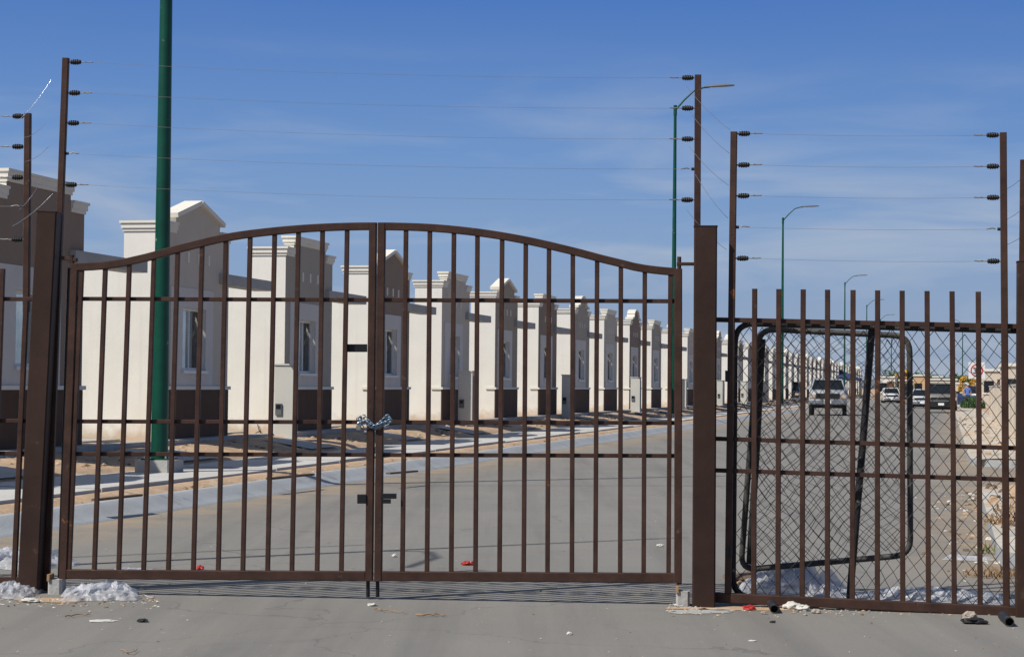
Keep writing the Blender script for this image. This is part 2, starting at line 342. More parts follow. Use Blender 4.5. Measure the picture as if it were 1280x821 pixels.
o_ = m.build('rubble'); o_['kind'] = 'stuff'; tag(o_, 'small rubble and clods scattered over the right bank', 'rubble')
m = MB(); vs = []; nq = 14      # low sandy bank beside the far pavement
for i in range(260):
    t = 38.6 + i*0.3
    for q in range(nq):
        f = q/(nq-1); vs.append(row(RK - 0.12 - 1.5*f, t, 0.122 + 0.10*max(0, mnoise.noise((t*0.33, f*2.2, 1)) + 0.12) * math.sin(math.pi*f)**0.5 + 0.02*mnoise.noise((t*2, f*5, 3))*math.sin(math.pi*f)))
m.add(vs, [(i*nq+q, (i+1)*nq+q, (i+1)*nq+q+1, i*nq+q+1) for i in range(259) for q in range(nq-1)], sandy, True); struct(m.build('sand_bank'))
m = MB(); vs = []
for i in range(60):
    t = 16.9 + i*0.2
    for q in range(nq):
        f = q/(nq-1); vs.append(row(RK - 0.30 - 2.2*f, t, 0.13 + 0.22*max(0, mnoise.noise((t*0.5, f*2.2, 7)) + 0.2) * math.sin(math.pi*f)**0.5*min(1, i/6, (59-i)/6) + 0.02*mnoise.noise((t*2, f*5, 3))*math.sin(math.pi*f)))
m.add(vs, [(i*nq+q, (i+1)*nq+q, (i+1)*nq+q+1, i*nq+q+1) for i in range(59) for q in range(nq-1)], sand, True); struct(m.build('sand_bank'))
# hills on the skyline
m = MB(); vs = []
for i in range(121):
    x = -1800 + i*30; h = 14 + 12*mnoise.noise((i*0.13, 1, 2)) + 5*mnoise.noise((i*0.6, 4, 2))
    vs += [(x, 2600, -1), (x, 2750, max(h, 3)), (x, 3300, -1)]
m.add(vs, [(i*3+q, (i+1)*3+q, (i+1)*3+q+1, i*3+q+1) for i in range(120) for q in range(2)], hillm, True); struct(m.build('hills'))

# ------------------------------------------------------------------ gate plane
class Plane:
    def __init__(s, a, b):
        s.o = gpt(*a); q = gpt(*b); s.e = (q - s.o).normalized(); s.n = Vector((s.e.y, -s.e.x, 0)) # n towards camera
    def p(s, x, y, off=0.0):
        d = ray(x, y); o = s.o + s.n * off
        return CAM + d * ((o - CAM).dot(s.n) / d.dot(s.n))
GP = Plane((50, 741), (880, 757)); FP = Plane((900, 757), (1270, 769)); LP = Plane((-60, 739), (50, 741))
PX = 1.0 / 188.0   # metres per photo pixel at the gate
GW = 'posts of the entrance'
def post_thing(pl, bx, by, tx, ty, w, d, off, label):
    b0 = pl.p(bx, by, off); t0 = pl.p(tx, ty, off)
    r_ = empty('gate_post', (b0.x, b0.y, 0), 0, label, 'gate post', GW, True)
    m = MB(); m.bar(b0 - Vector((0,0,0.05)), t0, w, d, brown2, side=pl.e, ch=0.06); m.build('shaft', r_)
    m = MB(); up = (t0-b0).normalized(); m.bar(t0 + up*0.0, t0 + up*0.006, w+0.006, d+0.006, brown2, side=pl.e, ch=0.05); m.build('cap', r_)
    return r_
lp = post_thing(GP, 37.5, 744, 62, 266, 0.142, 0.142, -0.02, 'dark brown square post leaning right at the left end of the gate')
rp = post_thing(GP, 879.5, 759, 882, 284, 0.152, 0.152, 0.03, 'thick dark brown square post between the gate and the barred fence')
xp = post_thing(FP, 1284, 776, 1286, 328, 0.15, 0.15, 0.03, 'dark brown square post cut off by the right edge of the picture')

# gate leaves
def interp(pts, x):
    if x <= pts[0][0]: return pts[0][1]
    for i in range(len(pts)-1):
        (x0,y0),(x1,y1) = pts[i], pts[i+1]
        if x <= x1:
            # catmull-rom
            ym = pts[i-1][1] if i else y0; yp = pts[i+2][1] if i+2 < len(pts) else y1
            t = (x-x0)/(x1-x0); m0 = (y1-ym)/2 if i else (y1-y0); m1 = (yp-y0)/2 if i+2 < len(pts) else (y1-y0)
            return (2*t**3-3*t*t+1)*y0 + (t**3-2*t*t+t)*m0 + (-2*t**3+3*t*t)*y1 + (t**3-t*t)*m1
    return pts[-1][1]
arch = [(60,334),(95,334),(130,332),(165,326),(220,312),(284,297),(344,289),(404,284.5),(470,283),(540,285),(600,291),(657,300.5),(716,314),(776,329),(806,336),(846,340),(870,341)]
def rail(pl, name, parent, x0, y0, x1, y1, w, d, off, m_=None):
    m = MB(); m.bar(pl.p(x0,y0,off), pl.p(x1,y1,off), w, d, m_ or brown, side=(0,0,1), ch=0.1); return m.build(name, parent)
JR = random.Random(77)
def vbar(pl, name, parent, tx, ty, bx, by, w, d, off, m_=None):
    if name == 'bar': tx += JR.uniform(-.6,.6); bx += JR.uniform(-.6,.6)
    m = MB(); m.bar(pl.p(bx,by,off), pl.p(tx,ty,off), w, d, m_ or brown, side=pl.e, ch=0.1); return m.build(name, parent)
def arch_rail(parent, x0, x1):
    m = MB(); vs = []; NN = 28
    w, d = 9.6*PX, 0.05
    for i in range(NN+1):
        x = x0 + (x1-x0)*i/NN; c = GP.p(x, interp(arch, x)); c2 = GP.p(x+1, interp(arch, x+1)); a = (c2-c).normalized(); e = Vector((0,0,1)); e = (e - a*e.dot(a)).normalized()
        for sx, sy in ((-.42,-.5),(.42,-.5),(.5,-.4),(.5,.4),(.42,.5),(-.42,.5),(-.5,.4),(-.5,-.4)): vs.append(c + e*w*sx + GP.n*d*sy)
    m.add(vs, [(i*8+q, i*8+(q+1)%8, (i+1)*8+(q+1)%8, (i+1)*8+q) for i in range(NN) for q in range(8)] + [tuple(range(7,-1,-1)), tuple(range(NN*8, NN*8+8))], brown)
    return m.build('top_rail', parent)
TL = [102 + (434-102)*i/11 for i in range(12)]; BL = [86.5 + (427-86.5)*i/11 for i in range(12)]
TR = [508 + 29.8*i for i in range(12)]; BR = [503.5 + 30.15*i for i in range(12)]
def leaf(which):
    if which == 'l':
        x0t, x0b, x1t, x1b = 94, 79.5, 466.5, 461.5; tops, bots = TL, BL
        lab = 'left leaf of the brown arched bar gate, chained to its neighbour'
        base = GP.p(79, 723)
    else:
        x0t, x0b, x1t, x1b = 477.5, 472.8, 848, 847.5; tops, bots = TR, BR
        lab = 'right leaf of the brown arched bar gate, hinged on the thick post'
        base = GP.p(848, 728)
    r_ = empty('gate_leaf', (base.x, base.y, 0), 0, lab, 'gate leaf', 'leaves of the entrance gate', True)
    yb = lambda x: 717 + (x-80)*0.0062
    arch_rail(r_, x0t - 4.5 if which == 'l' else 477.5+4.6, 466.5-4.6 if which == 'l' else 848-4)
    for tx, bx, nm in ((x0t, x0b, 'stile'), (x1t, x1b, 'stile')):
        ty = interp(arch, tx) - (4.5 if abs(tx-472) < 20 else 4)
        vbar(GP, nm, r_, tx, ty, bx, yb(bx)+6, 9.6*PX, 0.052, 0.0)
    rail(GP, 'bottom_rail', r_, x0b + 5 , yb(x0b+5), x1b - 5, yb(x1b-5), 12*PX, 0.05, 0.001)
    for tx, bx in zip(tops, bots):
        if which == 'r' and bx > 830: tx, bx = 837.5, 836.2
        vbar(GP, 'bar', r_, tx, interp(arch, tx)+2, bx, yb(bx)-3, 5.7*PX, 0.03, 0.002)
    for (ya, yb_) in ((373.5, 376.5), (526.5, 528.5), (567, 569.5)):
        f0 = (x0b + (x0t-x0b)*(720-ya)/390)+5; f1 = (x1b + (x1t-x1b)*(720-ya)/390)-4
        s = (yb_-ya)/745
        rail(GP, 'cross_rail', r_, f0, ya + s*(f0-100), f1, ya + s*(f1-100), 5.2*PX, 0.026, -0.028)
    return r_
gl = leaf('l'); gr = leaf('r')
# fittings
def gbox(parent, name, x0, y0, x1, y1, off0, off1, m_):
    m = MB(); c0, c1 = GP.p(x0,(y0+y1)/2,(off0+off1)/2), GP.p(x1,(y0+y1)/2,(off0+off1)/2); m.bar(c0, c1, abs(y1-y0)*PX, abs(off1-off0), m_, side=(0,0,1), ch=0.12); return m.build(name, parent)
gbox(gl, 'lock_plate', 432.5, 430, 459, 440, -0.03, -0.022, blackm)
gbox(gl, 'latch', 447, 617.5, 458, 629, 0.0, 0.035, blackm)
gbox(gr, 'latch', 476.5, 616.5, 495.5, 623, 0.028, 0.05, blackm)
gbox(gr, 'latch_keeper', 478, 623.5, 488.5, 629, 0.028, 0.045, blackm)
for lf, x in ((gl, 460), (gr, 472)):
    m = MB(); m.tube([GP.p(x, 716, -0.02), GP.p(x, 745.5, -0.02)], 2.4*PX, blackm, 10); m.build('drop_bolt', lf)
    m = MB(); m.tube([GP.p(x, 560, -0.045), GP.p(x, 572, -0.045)], 2.8*PX, blackm, 10); m.build('bolt_sleeve', lf)
# hinges
m = MB(); m.tube([GP.p(849, 321, 0), GP.p(849, 338, 0)], 2.6*PX, brown, 10); m.build('hinge_pin', gr)
m = MB(); m.bar(GP.p(846, 330, 0.0), GP.p(868, 330, 0.0), 4*PX, 0.03, brown, side=(0,0,1)); m.build('hinge_arm', rp)
m = MB(); m.bar(GP.p(75, 322, -0.02), GP.p(96, 325, 0), 5*PX, 0.03, brown, side=(0,0,1)); m.build('hinge_arm', lp)
m = MB(); m.tube([GP.p(90, 319, 0), GP.p(91, 334, 0)], 2.8*PX, brown2, 10); m.build('hinge_pin', gl)
m = MB(); m.tube([GP.p(849, 722, 0), GP.p(849, 730, 0)], 3*PX, brown, 10); m.build('hinge_pin', gr)
m = MB(); m.tube([GP.p(88, 335, -0.05), GP.p(75, 735, -0.05)], 3.6*PX, blackm, 10); m.build('hinge_tube', gl)
for (x0, x1, y0, y1, lab) in ((845, 862, 730, 748, 'small concrete block with rusty hinge socket beside the thick post'), (62, 80, 728, 745, 'small grey concrete block under the left hinge beside plastic film')):
    m = MB(); c = GP.p((x0+x1)/2, y1, 0); c.z = 0; w = (x1-x0)*PX
    m.bar(c - Vector((0,0,0.03)), c + Vector((0,0,0.10)), w, 0.12, concr, side=GP.e, ch=0.15)
    b0 = m.build('hinge_block'); origin_at(b0, c); tag(b0, lab, 'concrete block', 'hinge blocks under the gate')
    m = MB(); m.bar(c + Vector((-w*0.42,-0.02,0.09)), c + Vector((-w*0.42,-0.02,0.135)), 0.02, 0.1, twigm, side=GP.e); o_ = m.build('socket_plate'); o_.parent = b0; o_.matrix_parent_inverse = Matrix.Translation(-Vector(c))
# chain and padlock
def chain():
    r0 = GP.p(468, 530, 0.05)
    path = [(449,523),(454,520.5),(459,525),(464,530),(469,534),(474,530),(479,526),(484,520.5),(487,524)]
    path2 = [(451,529),(457,527),(462,531),(467,533.5),(472,532.5),(478,530),(483,528),(487,526)]
    m = MB()
    def links(pth, off):
        pts = [GP.p(x, y, off) for x, y in pth]; L_ = 0.037; acc = []; d = 0
        segs = [(pts[i], pts[i+1]) for i in range(len(pts)-1)]; tot = sum((b-a).length for a, b in segs); nn = int(tot/(L_*0.72))
        def at(s):
            for a, b in segs:
                l = (b-a).length
                if s <= l: return a + (b-a)*(s/l), (b-a).normalized()
                s -= l
            return segs[-1][1], (segs[-1][1]-segs[-1][0]).normalized()
        for i in range(nn+1):
            c, a = at(tot*i/nn); base = GP.n if i % 2 == 0 else GP.n.cross(a)
            w_ = a.cross(base).normalized() if i % 2 == 0 else base.normalized()
            w_ = (w_ + a.cross(w_)*0.5).normalized()
            loop = []
            for q in range(13):
                an = 2*math.pi*q/12; loop.append(c + a*(math.cos(an)*L_*0.5) + w_*(math.sin(an)*L_*0.36))
            m.tube(loop, 0.0038, chainm, 6, cap=False)
    links(path, 0.045); links(path2, 0.055); links([(450,524),(449,529),(452,533)], 0.035); links([(486,522),(488,526),(484,529)], 0.035)
    o = m.build('chain'); origin_at(o, r0); tag(o, 'galvanised steel chain looped round the two centre stiles of the gate', 'chain')
chain()
pk = MB(); c = GP.p(448.5, 533, 0.05)
pk.bar(c - Vector((0,0,0.022)), c + Vector((0,0,0.006)), 0.034, 0.018, brass, side=GP.e, ch=0.25)
po = pk.build('padlock'); origin_at(po, c); tag(po, 'small metal padlock hanging from the left end of the chain', 'padlock')
m = MB(); m.tube([c + GP.e*x + Vector((0,0,z)) for x, z in ((-0.011,0.004),(-0.011,0.02),(-0.006,0.027),(0.006,0.027),(0.011,0.02),(0.011,0.004))], 0.0035, chrome, 8)
o_ = m.build('shackle'); o_.parent = po; o_.matrix_parent_inverse = Matrix.Translation(-c)

# right fence panel
RFT = [943,973.3,1004,1034.5,1066,1096.5,1127.7,1159,1190.5,1222.3]; RFB = [941.6,971.9,1003,1034,1065.6,1097.2,1129,1160,1192.3,1225]
b0 = FP.p(1080, 760)
rf = empty('bar_fence', (b0.x, b0.y, 0), 0, 'brown barred fence with spiked top, right of the thick post', 'fence', None, True)
for tx, bx in zip(RFT, RFB):
    vbar(FP, 'bar', rf, tx, 361 + (tx-943)*0.013, bx, 744 + (bx-900)*0.045, 6.3*PX, 0.032, 0.002)
for ya, yb2, w in ((399.5, 408, 6), (548, 560, 5.4), (587.5, 599.5, 5.4)):
    rail(FP, 'cross_rail', rf, 893, ya, 1275, yb2, w*PX, 0.026, -0.029)
rail(FP, 'bottom_rail', rf, 893, 746, 1275, 764, 12*PX, 0.05, 0.001)
m = MB(); m.bar(FP.p(909, 684, 0.02), FP.p(909, 696, 0.02), 5*PX, 0.02, blackm, side=FP.e); m.build('latch', rf)
m = MB(); m.bar(FP.p(909, 463, 0.02), FP.p(909, 477, 0.02), 5*PX, 0.02, blackm, side=FP.e); m.build('latch', rf)
# left fence panel (runs on beyond the left edge of the frame)
b0 = LP.p(-20, 740)
lf_ = empty('bar_fence', (b0.x, b0.y, 0), 0, 'brown barred fence to the left of the leaning gate post, mostly outside the picture', 'fence', None, True)
for i in range(14):
    vbar(LP, 'bar', lf_, 4 - 31*i, 336, -10 - 31*i, 724, 6*PX, 0.032, 0.002)
m = MB(); m.bar(LP.p(17.5, 726, 0.002), LP.p(33, 376, 0.002), 6.5*PX, 0.032, brown, side=LP.e); m.build('bar', lf_)
for ya, w, o_ in ((374, 5.2, -0.029), (526, 5.2, -0.029), (566.5, 5.2, -0.029), (726, 11, 0.001)):
    rail(LP, 'cross_rail', lf_, -440, ya-3, 46 - (ya-370)*0.05, ya, w*PX, 0.03, o_)
fp_ = LP.p(-470, 738)
gp2 = empty('gate_post', (fp_.x, fp_.y, 0), 0, 'brown fence post standing outside the left edge of the picture', 'gate post', GW, True)
m = MB(); m.bar(fp_ - Vector((0,0,0.1)), fp_ + Vector((0,0,2.6)), 0.15, 0.15, brown2, side=LP.e, ch=0.06); m.build('shaft', gp2)

up0 = Vector((-6.85, 13.5, 0)); up_o = empty('shadow_pole', up0, 0, 'tall pole added unseen outside the left edge to cast a shadow across the asphalt', 'utility pole')  # unseen pole added to throw the long shadow line across the road
m = MB(); m.tube([(0,0,-0.2),(0,0,4.2),(0,0,11.0)], 0.085, greypipe, 12, r2=0.03); m.build('pole', up_o)
m = MB(); m.tube([(0,0,7.4),(0.5,0.05,7.3),(0.9,-0.35,6.9),(1.25,-0.9,6.2)], 0.03, greypipe, 8); m.build('curved_arm', up_o)  # arm bent to give the added shadow its curved branch
up1 = empty('shadow_pole', up0 + Vector((-0.3, 0.55, 0)), 0, 'second thinner pole added unseen outside the left edge to cast a shadow', 'utility pole')  # thin unseen pole added for a fainter parallel shadow
m = MB(); m.tube([(0,0,-0.2),(0,0,7.6)], 0.03, greypipe, 10, r2=0.02); m.build('pole', up1)
# electric fence poles
def epole(pl, bx, by, tx, ty, off, side, ins, bare, label, w=8.2):
    b0 = pl.p(bx, by, off); t0 = pl.p(tx, ty, off)
    r_ = empty('fence_pole', (b0.x, b0.y, b0.z), 0, label, 'fence pole', 'poles carrying the electric fence wires', True)
    m = MB(); m.bar(b0, t0, w*PX, 0.04, brown, side=pl.e, ch=0.1); m.build('shaft', r_)
    ends = []
    for y in ins + [bare]:
        x = tx + (bx-tx)*(y-ty)/(by-ty) ; s = 1 if side == 'r' else -1
        a = pl.p(x + s*w/2, y, off); d = pl.e*s
        if y != bare:
            m = MB(); ln = 14.5*PX; st = a + d*0.008
            m.tube([a - d*0.01, st + d*0.01], 0.005, wirem, 6)
            prof = [(0,0.006),(0.004,0.014)]
            for q in range(5):
                c = 0.010 + q*(ln-0.020)/4; rr = 0.0195 if 0 < q < 4 else 0.016
                prof += [(c-0.004, rr*0.8),(c-0.002, rr),(c+0.002, rr),(c+0.004, rr*0.8)]
            prof += [(ln-0.003,0.013),(ln,0.006)]
            m.lathe_v(st, d, prof, blackm, 12); m.build('insulator', r_)
            m = MB(); e_ = st + d*(ln+0.006)
            m.tube([st + d*ln, e_ + d*0.035], 0.0032, wirem, 6); m.tube([e_ + d*0.02 + Vector((0,0,0.004)), e_ + d*0.045, e_ + d*0.075 + Vector((0,0,0.003))], 0.0042, wirem, 6); m.build('wire_clip', r_)
            ends.append(e_ + d*0.03)
        else:
            m = MB(); m.tube([a - d*0.005, a + d*0.02], 0.010, blackm, 8); m.tube([a + d*0.03, a+d*0.05+Vector((0,0,0.008)), a+d*0.09], 0.004, wirem, 6); m.build('wire_clip', r_); ends.append(a + d*0.03)
    return ends
EL = epole(GP, 58, 738, 82.5, 73, -0.09, 'r', [78,116.5,154,231], 192, 'tall brown pole rising behind the leaning left gate post')
ER = epole(GP, 871, 400, 872.5, 94, -0.075, 'l', [97.5,135.5,174,250], 211.5, 'tall brown pole rising behind the thick gate post')
E3 = epole(FP, 910, 748, 917.5, 165, -0.0, 'r', [167.5,206.5,245,323], 284, 'brown pole at the left end of the spiked fence')
E4 = epole(FP, 1258, 762, 1254, 166, -0.0, 'l', [169,208,247,326.5], 286.5, 'brown pole near the right end of the spiked fence')
E5 = epole(LP, 33, 390, 35, 142, -0.05, 'l', [145.5,183.5,222,299.5], 258, 'shorter brown pole on the left fence, nearest the left edge')
epole(FP, 1276.5, 500, 1279.5, 200, -0.08, 'r', [215,250,290], 320, 'leaning brown pole cut off by the right edge of the picture')
order = ['topmost', 'second highest', 'third highest', 'lowest', 'fourth highest']
def wire(a, b, lab, grp, sag=0.02, r=0.0013, m_=None, seg=12):
    m = MB(); pts = [a.lerp(b, i/seg) - Vector((0,0,sag*4*(i/seg)*(1-i/seg))) for i in range(seg+1)]
    m.tube(pts, r, m_ or wirem, 5); o = m.build('fence_wire'); origin_at(o, a); tag(o, lab, 'wire', grp)
for i in range(5):
    wire(EL[i], ER[i], order[i] + ' fence wire strung above the arched gate', 'wires above the gate', 0.03, 0.0009)
    wire(E3[i], E4[i], order[i] + ' fence wire strung above the spiked right fence', 'wires above the right fence', 0.01, 0.0010)
    wire(E5[i], E5[i] - LP.e*2.4 + Vector((0,0,0.02)), order[i] + ' fence wire running off to the left edge of the picture', 'wires above the left fence', 0.01)
# jumper wires round the posts, bright where they catch the sun
for i, (a, b) in enumerate([((22,152),(64,100)), ((30,172),(56,155)), ((32,202),(62,182)), ((24,262),(50,228)), ((15,283),(66,242))]):
    A, B = LP.p(*a, 0.05), GP.p(*b, -0.1); wire(A, B, order[i] + ' slanting bright wire joining the two left poles', 'slanting wires at the left poles', 0.02, 0.0015, shiny)
for i, (a, b) in enumerate([((858,108),(913,163)), ((862,140),(912,192)), ((862,184),(911,232)), ((869,218),(910,273)), ((858,262),(908,312))]):
    A, B = GP.p(*a, 0.04), FP.p(*b, -0.05); wire(A, B, order[i] + ' slanting bright wire joining the poles beside the thick post', 'slanting wires by the thick post', 0.02, 0.0015, shiny)
for i, (a, b) in enumerate([((1259,236),(1276,224)), ((1259,274),(1277,262)), ((1258,306),(1277,296))]):
    wire(FP.p(*a, 0), FP.p(*b, -0.08), order[i] + ' slanting wire at the far right pole', 'slanting wires at the right poles', 0.005)

# chain link panels behind the right fence
def fillet(corners, r, closed=True, n=6):
    out = []; N_ = len(corners)
    for i in range(N_):
        p = corners[i]
        if not closed and i in (0, N_-1): out.append(p); continue
        a, b = corners[i-1], corners[(i+1) % N_]; d0 = (a-p).normalized(); d1 = (b-p).normalized()
        p0 = p + d0*r; p1 = p + d1*r
        for q in range(n+1):
            t = q/n; out.append(p0*(1-t)**2 + p*2*t*(1-t) + p1*t*t)
    if closed: out.append(out[0].copy()); out.append(out[1].copy())
    return out
def link_mesh(parent, tl, tr, bl, br, cw, chh, wob, seed):
    rnd = random.Random(seed); W = (tr-tl).length; H = (bl-tl).length; nx = int(W/cw); ny = int(H/chh*2)
    nrm = (tr-tl).cross(bl-tl).normalized(); m = MB()
    def P(u, v): return (tl*(1-u)+tr*u)*(1-v) + (bl*(1-u)+br*u)*v
    for i in range(nx+1):
        pts = []
        for j_ in range(ny+1):
            u = (i + (0.5 if j_ % 2 else -0.0))/nx; v = j_/ny
            if u > 1: u = 1
            q = P(u, v); q += (tr-tl).normalized()*wob*(mnoise.noise((u*6, v*7, seed))) + Vector((0,0,1))*wob*mnoise.noise((u*6, v*7, seed+9)) + nrm*wob*1.5*mnoise.noise((u*3, v*3, seed+5))
            q += nrm*0.004*(1 if j_ % 2 else -1); pts.append(q)
        m.tube(pts, 0.0021, meshwire, 4, smooth=False, cap=False)
        pts2 = []
        for j_ in range(ny+1):
            u = (i + (0.5 if j_ % 2 == 0 else 0.0) + 0.0)/nx - 0.5/nx*0
            u = (i + (1.0 if j_ % 2 == 0 else 0.5))/nx
            if u > 1: u = 1
            v = j_/ny; q = P(u, v); q += (tr-tl).normalized()*wob*(mnoise.noise((u*6, v*7, seed))) + Vector((0,0,1))*wob*mnoise.noise((u*6, v*7, seed+9)) + nrm*wob*1.5*mnoise.noise((u*3, v*3, seed+5))
            q -= nrm*0.004; pts2.append(q)
        if False: m.tube(pts2, 0.0019, meshwire, 4, smooth=False, cap=False)
    # the zig-zags of one hand only: neighbours meet at the knuckles and make diamonds
    return m.build('mesh', parent)
def zig(parent, tl, tr, bl, br, cw, chh, wob, seed):
    W = (tr-tl).length; H = (bl-tl).length; nx = int(W/cw); ny = int(H/chh*2); nrm = (tr-tl).cross(bl-tl).normalized(); m = MB()
    ex = (tr-tl).normalized()
    for i in range(nx*1):
        pts = []
        for j_ in range(ny+1):
            s = 1 if (j_ + i) % 2 else 0
            u = (i + s)/nx; v = j_/ny
            q = ((tl*(1-u)+tr*u)*(1-v) + (bl*(1-u)+br*u)*v)
            w_ = Vector((u*W*2.2, v*H*2.2, seed))
            q += ex*0.012*mnoise.noise(w_*4.1 + Vector((1,2,0))) + Vector((0,0,1))*0.012*mnoise.noise(w_*3.7 + Vector((5,2,1)))
            q += ex*wob*mnoise.noise(w_) + Vector((0,0,1))*wob*mnoise.noise(w_ + Vector((7,0,9))) + nrm*wob*1.6*mnoise.noise(w_*0.5 + Vector((3,1,5)))
            q += nrm*0.003*(1 if s else -1); pts.append(q)
        m.tube(pts, 0.0026, meshwire, 4, smooth=False, cap=False)
    return m.build('wire_mesh', parent)
A_ = [FP.p(919, 404, -0.10), FP.p(1300, 414, -0.10), FP.p(1300, 762, -0.14), FP.p(916, 745, -0.14)]
b0 = FP.p(1090, 750, -0.14)
pa = empty('chain_link_panel', (b0.x, b0.y, 0), 0, 'wide chain link panel in black pipe frame, hard against the back of the spiked fence', 'chain link panel', 'loose chain link panels behind the right fence', True)
m = MB(); m.tube(fillet(A_, 0.13), 3.9*PX, blackpipe, 10); m.build('frame', pa)
m = MB(); m.tube([FP.p(1090, 410, -0.13), FP.p(1078, 560, -0.14), FP.p(1062, 748, -0.16)], 4.6*PX, blackpipe, 10); m.build('brace', pa)
zig(pa, FP.p(921, 408, -0.10), FP.p(1297, 418, -0.10), FP.p(919, 741, -0.14), FP.p(1297, 758, -0.14), 8.7*PX, 21*PX, 0.045, 1)
B_ = [FP.p(949, 411, -0.34), FP.p(1137, 420, -0.34), FP.p(1138, 693, -0.62), FP.p(926, 712, -0.62)]
pb = empty('chain_link_panel', (b0.x - 0.2, b0.y + 0.6, 0), 0, 'smaller chain link gate in scuffed pipe frame leaning against the back of the wide panel', 'chain link panel', 'loose chain link panels behind the right fence', True)
m = MB(); m.tube(fillet(B_, 0.11), 3.9*PX, greypipe, 10); m.build('frame', pb)
m = MB(); m.tube([FP.p(953, 424, -0.36), FP.p(946, 560, -0.45), FP.p(937, 704, -0.60)], 4.4*PX, blackpipe, 10); m.build('brace', pb)
zig(pb, FP.p(953, 414, -0.35), FP.p(1134, 423, -0.35), FP.p(932, 707, -0.60), FP.p(1134, 690, -0.60), 6.2*PX, 14.5*PX, 0.08, 4)

# ------------------------------------------------------------------ houses
PW = 6.05; BW = 2.97
def prism_yz(m, pts, x0, x1, mf, ms):      # facade outline in (y,z), front at x1
    n = len(pts); vs = [(x0,y,z) for y,z in pts] + [(x1,y,z) for y,z in pts]
    m.add(vs, [tuple(range(n,2*n))], mf); m.add(vs, [tuple(range(n-1,-1,-1))] + [(i,(i+1)%n,n+(i+1)%n,n+i) for i in range(n)], ms)
Z0 = 0.30; ZS = 4.0; WY0, WY1, WZ0, WZ1 = 0.80, 1.85, 1.63, 2.67
def house_mesh(kind, fm, simple, seedk=0):
    """kind: step / gable / bell. returns list of (name, MB, children)"""
    parts = []
    s0, s1 = 0.48, 2.50; mid = (s0+s1)/2
    if kind == 'step': top = [(s0, 4.21), (s1, 4.21)]
    elif kind == 'gable': top = [(s0, 4.16), (mid, 4.42), (s1, 4.16)]
    else:
        top = [(s0, 4.10)]
        for q in range(9):
            a = math.pi*q/8; top.append((mid - 0.62*math.cos(a), 4.16 + 0.30*math.sin(a)**0.8))
        top.append((s1, 4.10))
    # shell of the front block below the window line etc: facade slab with opening
    f = MB()
    z0f = 0.62; x0, x1 = -0.18, 0.0
    def slab(y0, y1, za, zb): 
        f.add([(x0,y0,za),(x1,y0,za),(x1,y1,za),(x0,y1,za),(x0,y0,zb),(x1,y0,zb),(x1,y1,zb),(x0,y1,zb)], [(1,2,6,5)], fm)
        f.add([(x0,y0,za),(x1,y0,za),(x1,y1,za),(x0,y1,za),(x0,y0,zb),(x1,y0,zb),(x1,y1,zb),(x0,y1,zb)], [(0,1,5,4),(2,3,7,6),(4,5,6,7),(3,2,1,0)], white)
    slab(0, WY0, Z0, ZS); slab(WY1, BW, Z0, ZS); slab(WY0, WY1, Z0, WZ0); slab(WY0, WY1, WZ1, ZS)
    up = [(s0, ZS)] + top + [(s1, ZS)]
    prism_yz(f, up[::-1], x0, x1, fm, white)
    parts.append(('facade', f, []))
    w = MB()
    w.box((-9.0, 0.0, Z0), (-0.18, 0.16, 3.36), white)                   # near side wall
    w.box((-0.70, BW-0.16, Z0), (-0.18, BW, 3.36), white); w.box((-0.70, BW-1.16, Z0), (-0.58, BW-0.16, 3.36), white); w.box((-4.98, BW-1.16, Z0), (-0.70, BW-1.0, 3.36), white)
    w.box((-0.58, 0.0, 3.36), (-0.18, 0.16, ZS), white)                  # parapet returns
    w.box((-0.58, BW-0.16, 3.36), (-0.18, BW, ZS), white)
    w.box((-0.70, 0.0, 3.36), (-0.58, BW, ZS), white)
    # recess wall with door opening, back and far walls
    dy0, dy1 = BW+0.5, BW+1.4
    w.box((-5.14, BW-1.16, Z0), (-4.98, dy0, 3.36), white); w.box((-5.14, dy1, Z0), (-4.98, PW-0.02, 3.36), white); w.box((-5.14, dy0, 2.65), (-4.98, dy1, 3.36), white)
    w.box((-9.0, 0.16, Z0), (-8.85, PW-0.02, 3.36), white)
    parts.append(('wall', w, []))
    r_ = MB(); r_.box((-0.575, 0.165, 3.20), (-0.185, BW-0.165, 3.30), concr); r_.box((-8.85, 0.165, 3.20), (-5.145, PW-0.03, 3.30), concr); r_.box((-5.14, 0.165, 3.20), (-0.71, BW-1.165, 3.30), concr); parts.append(('roof', r_, []))
    # cornices: on the side returns, shoulders and raised centre
    c = MB(); m_ = trim
    for (dz0, dz1, o) in ((-0.13, -0.08, 0.02), (-0.08, -0.0, 0.04), (0.0, 0.04, 0.062)):
        za, zb = ZS+dz0, ZS+dz1
        c.box((-0.70-o, -o, za), (o, 0.0, zb), m_)              # near side
        c.box((-0.70-o, BW, za), (o, BW+o, zb), m_)
        c.box((0.0, 0.0, za), (o, s0-0.0, zb), m_); c.box((0.0, s1, za), (o, BW, zb), m_)
        if dz0 >= 0: c.box((-0.70-o, 0.0, za), (0.0, s0, zb), m_); c.box((-0.70-o, s1, za), (0.0, BW, zb), m_)
    def along(pa, pb, th, o):
        (ya, za), (yb, zb) = pa, pb
        a = Vector((0, yb-ya, zb-za)); L_ = a.length; nrm = Vector((0, -(zb-za), yb-ya))/L_
        vs = []
        for q, x in ((pa, -0.18-o), (pa, o)):
            pass
        P0 = Vector((0,ya,za)); P1 = Vector((0,yb,zb))
        for P_ in (P0, P1):
            for x, h in ((-0.18-o, 0), (o, 0), (o, th), (-0.18-o, th)): vs.append(P_ + Vector((x,0,0)) + nrm*h)
        c.add(vs, [(0,1,2,3),(7,6,5,4),(0,4,5,1),(1,5,6,2),(2,6,7,3),(3,7,4,0)], m_)
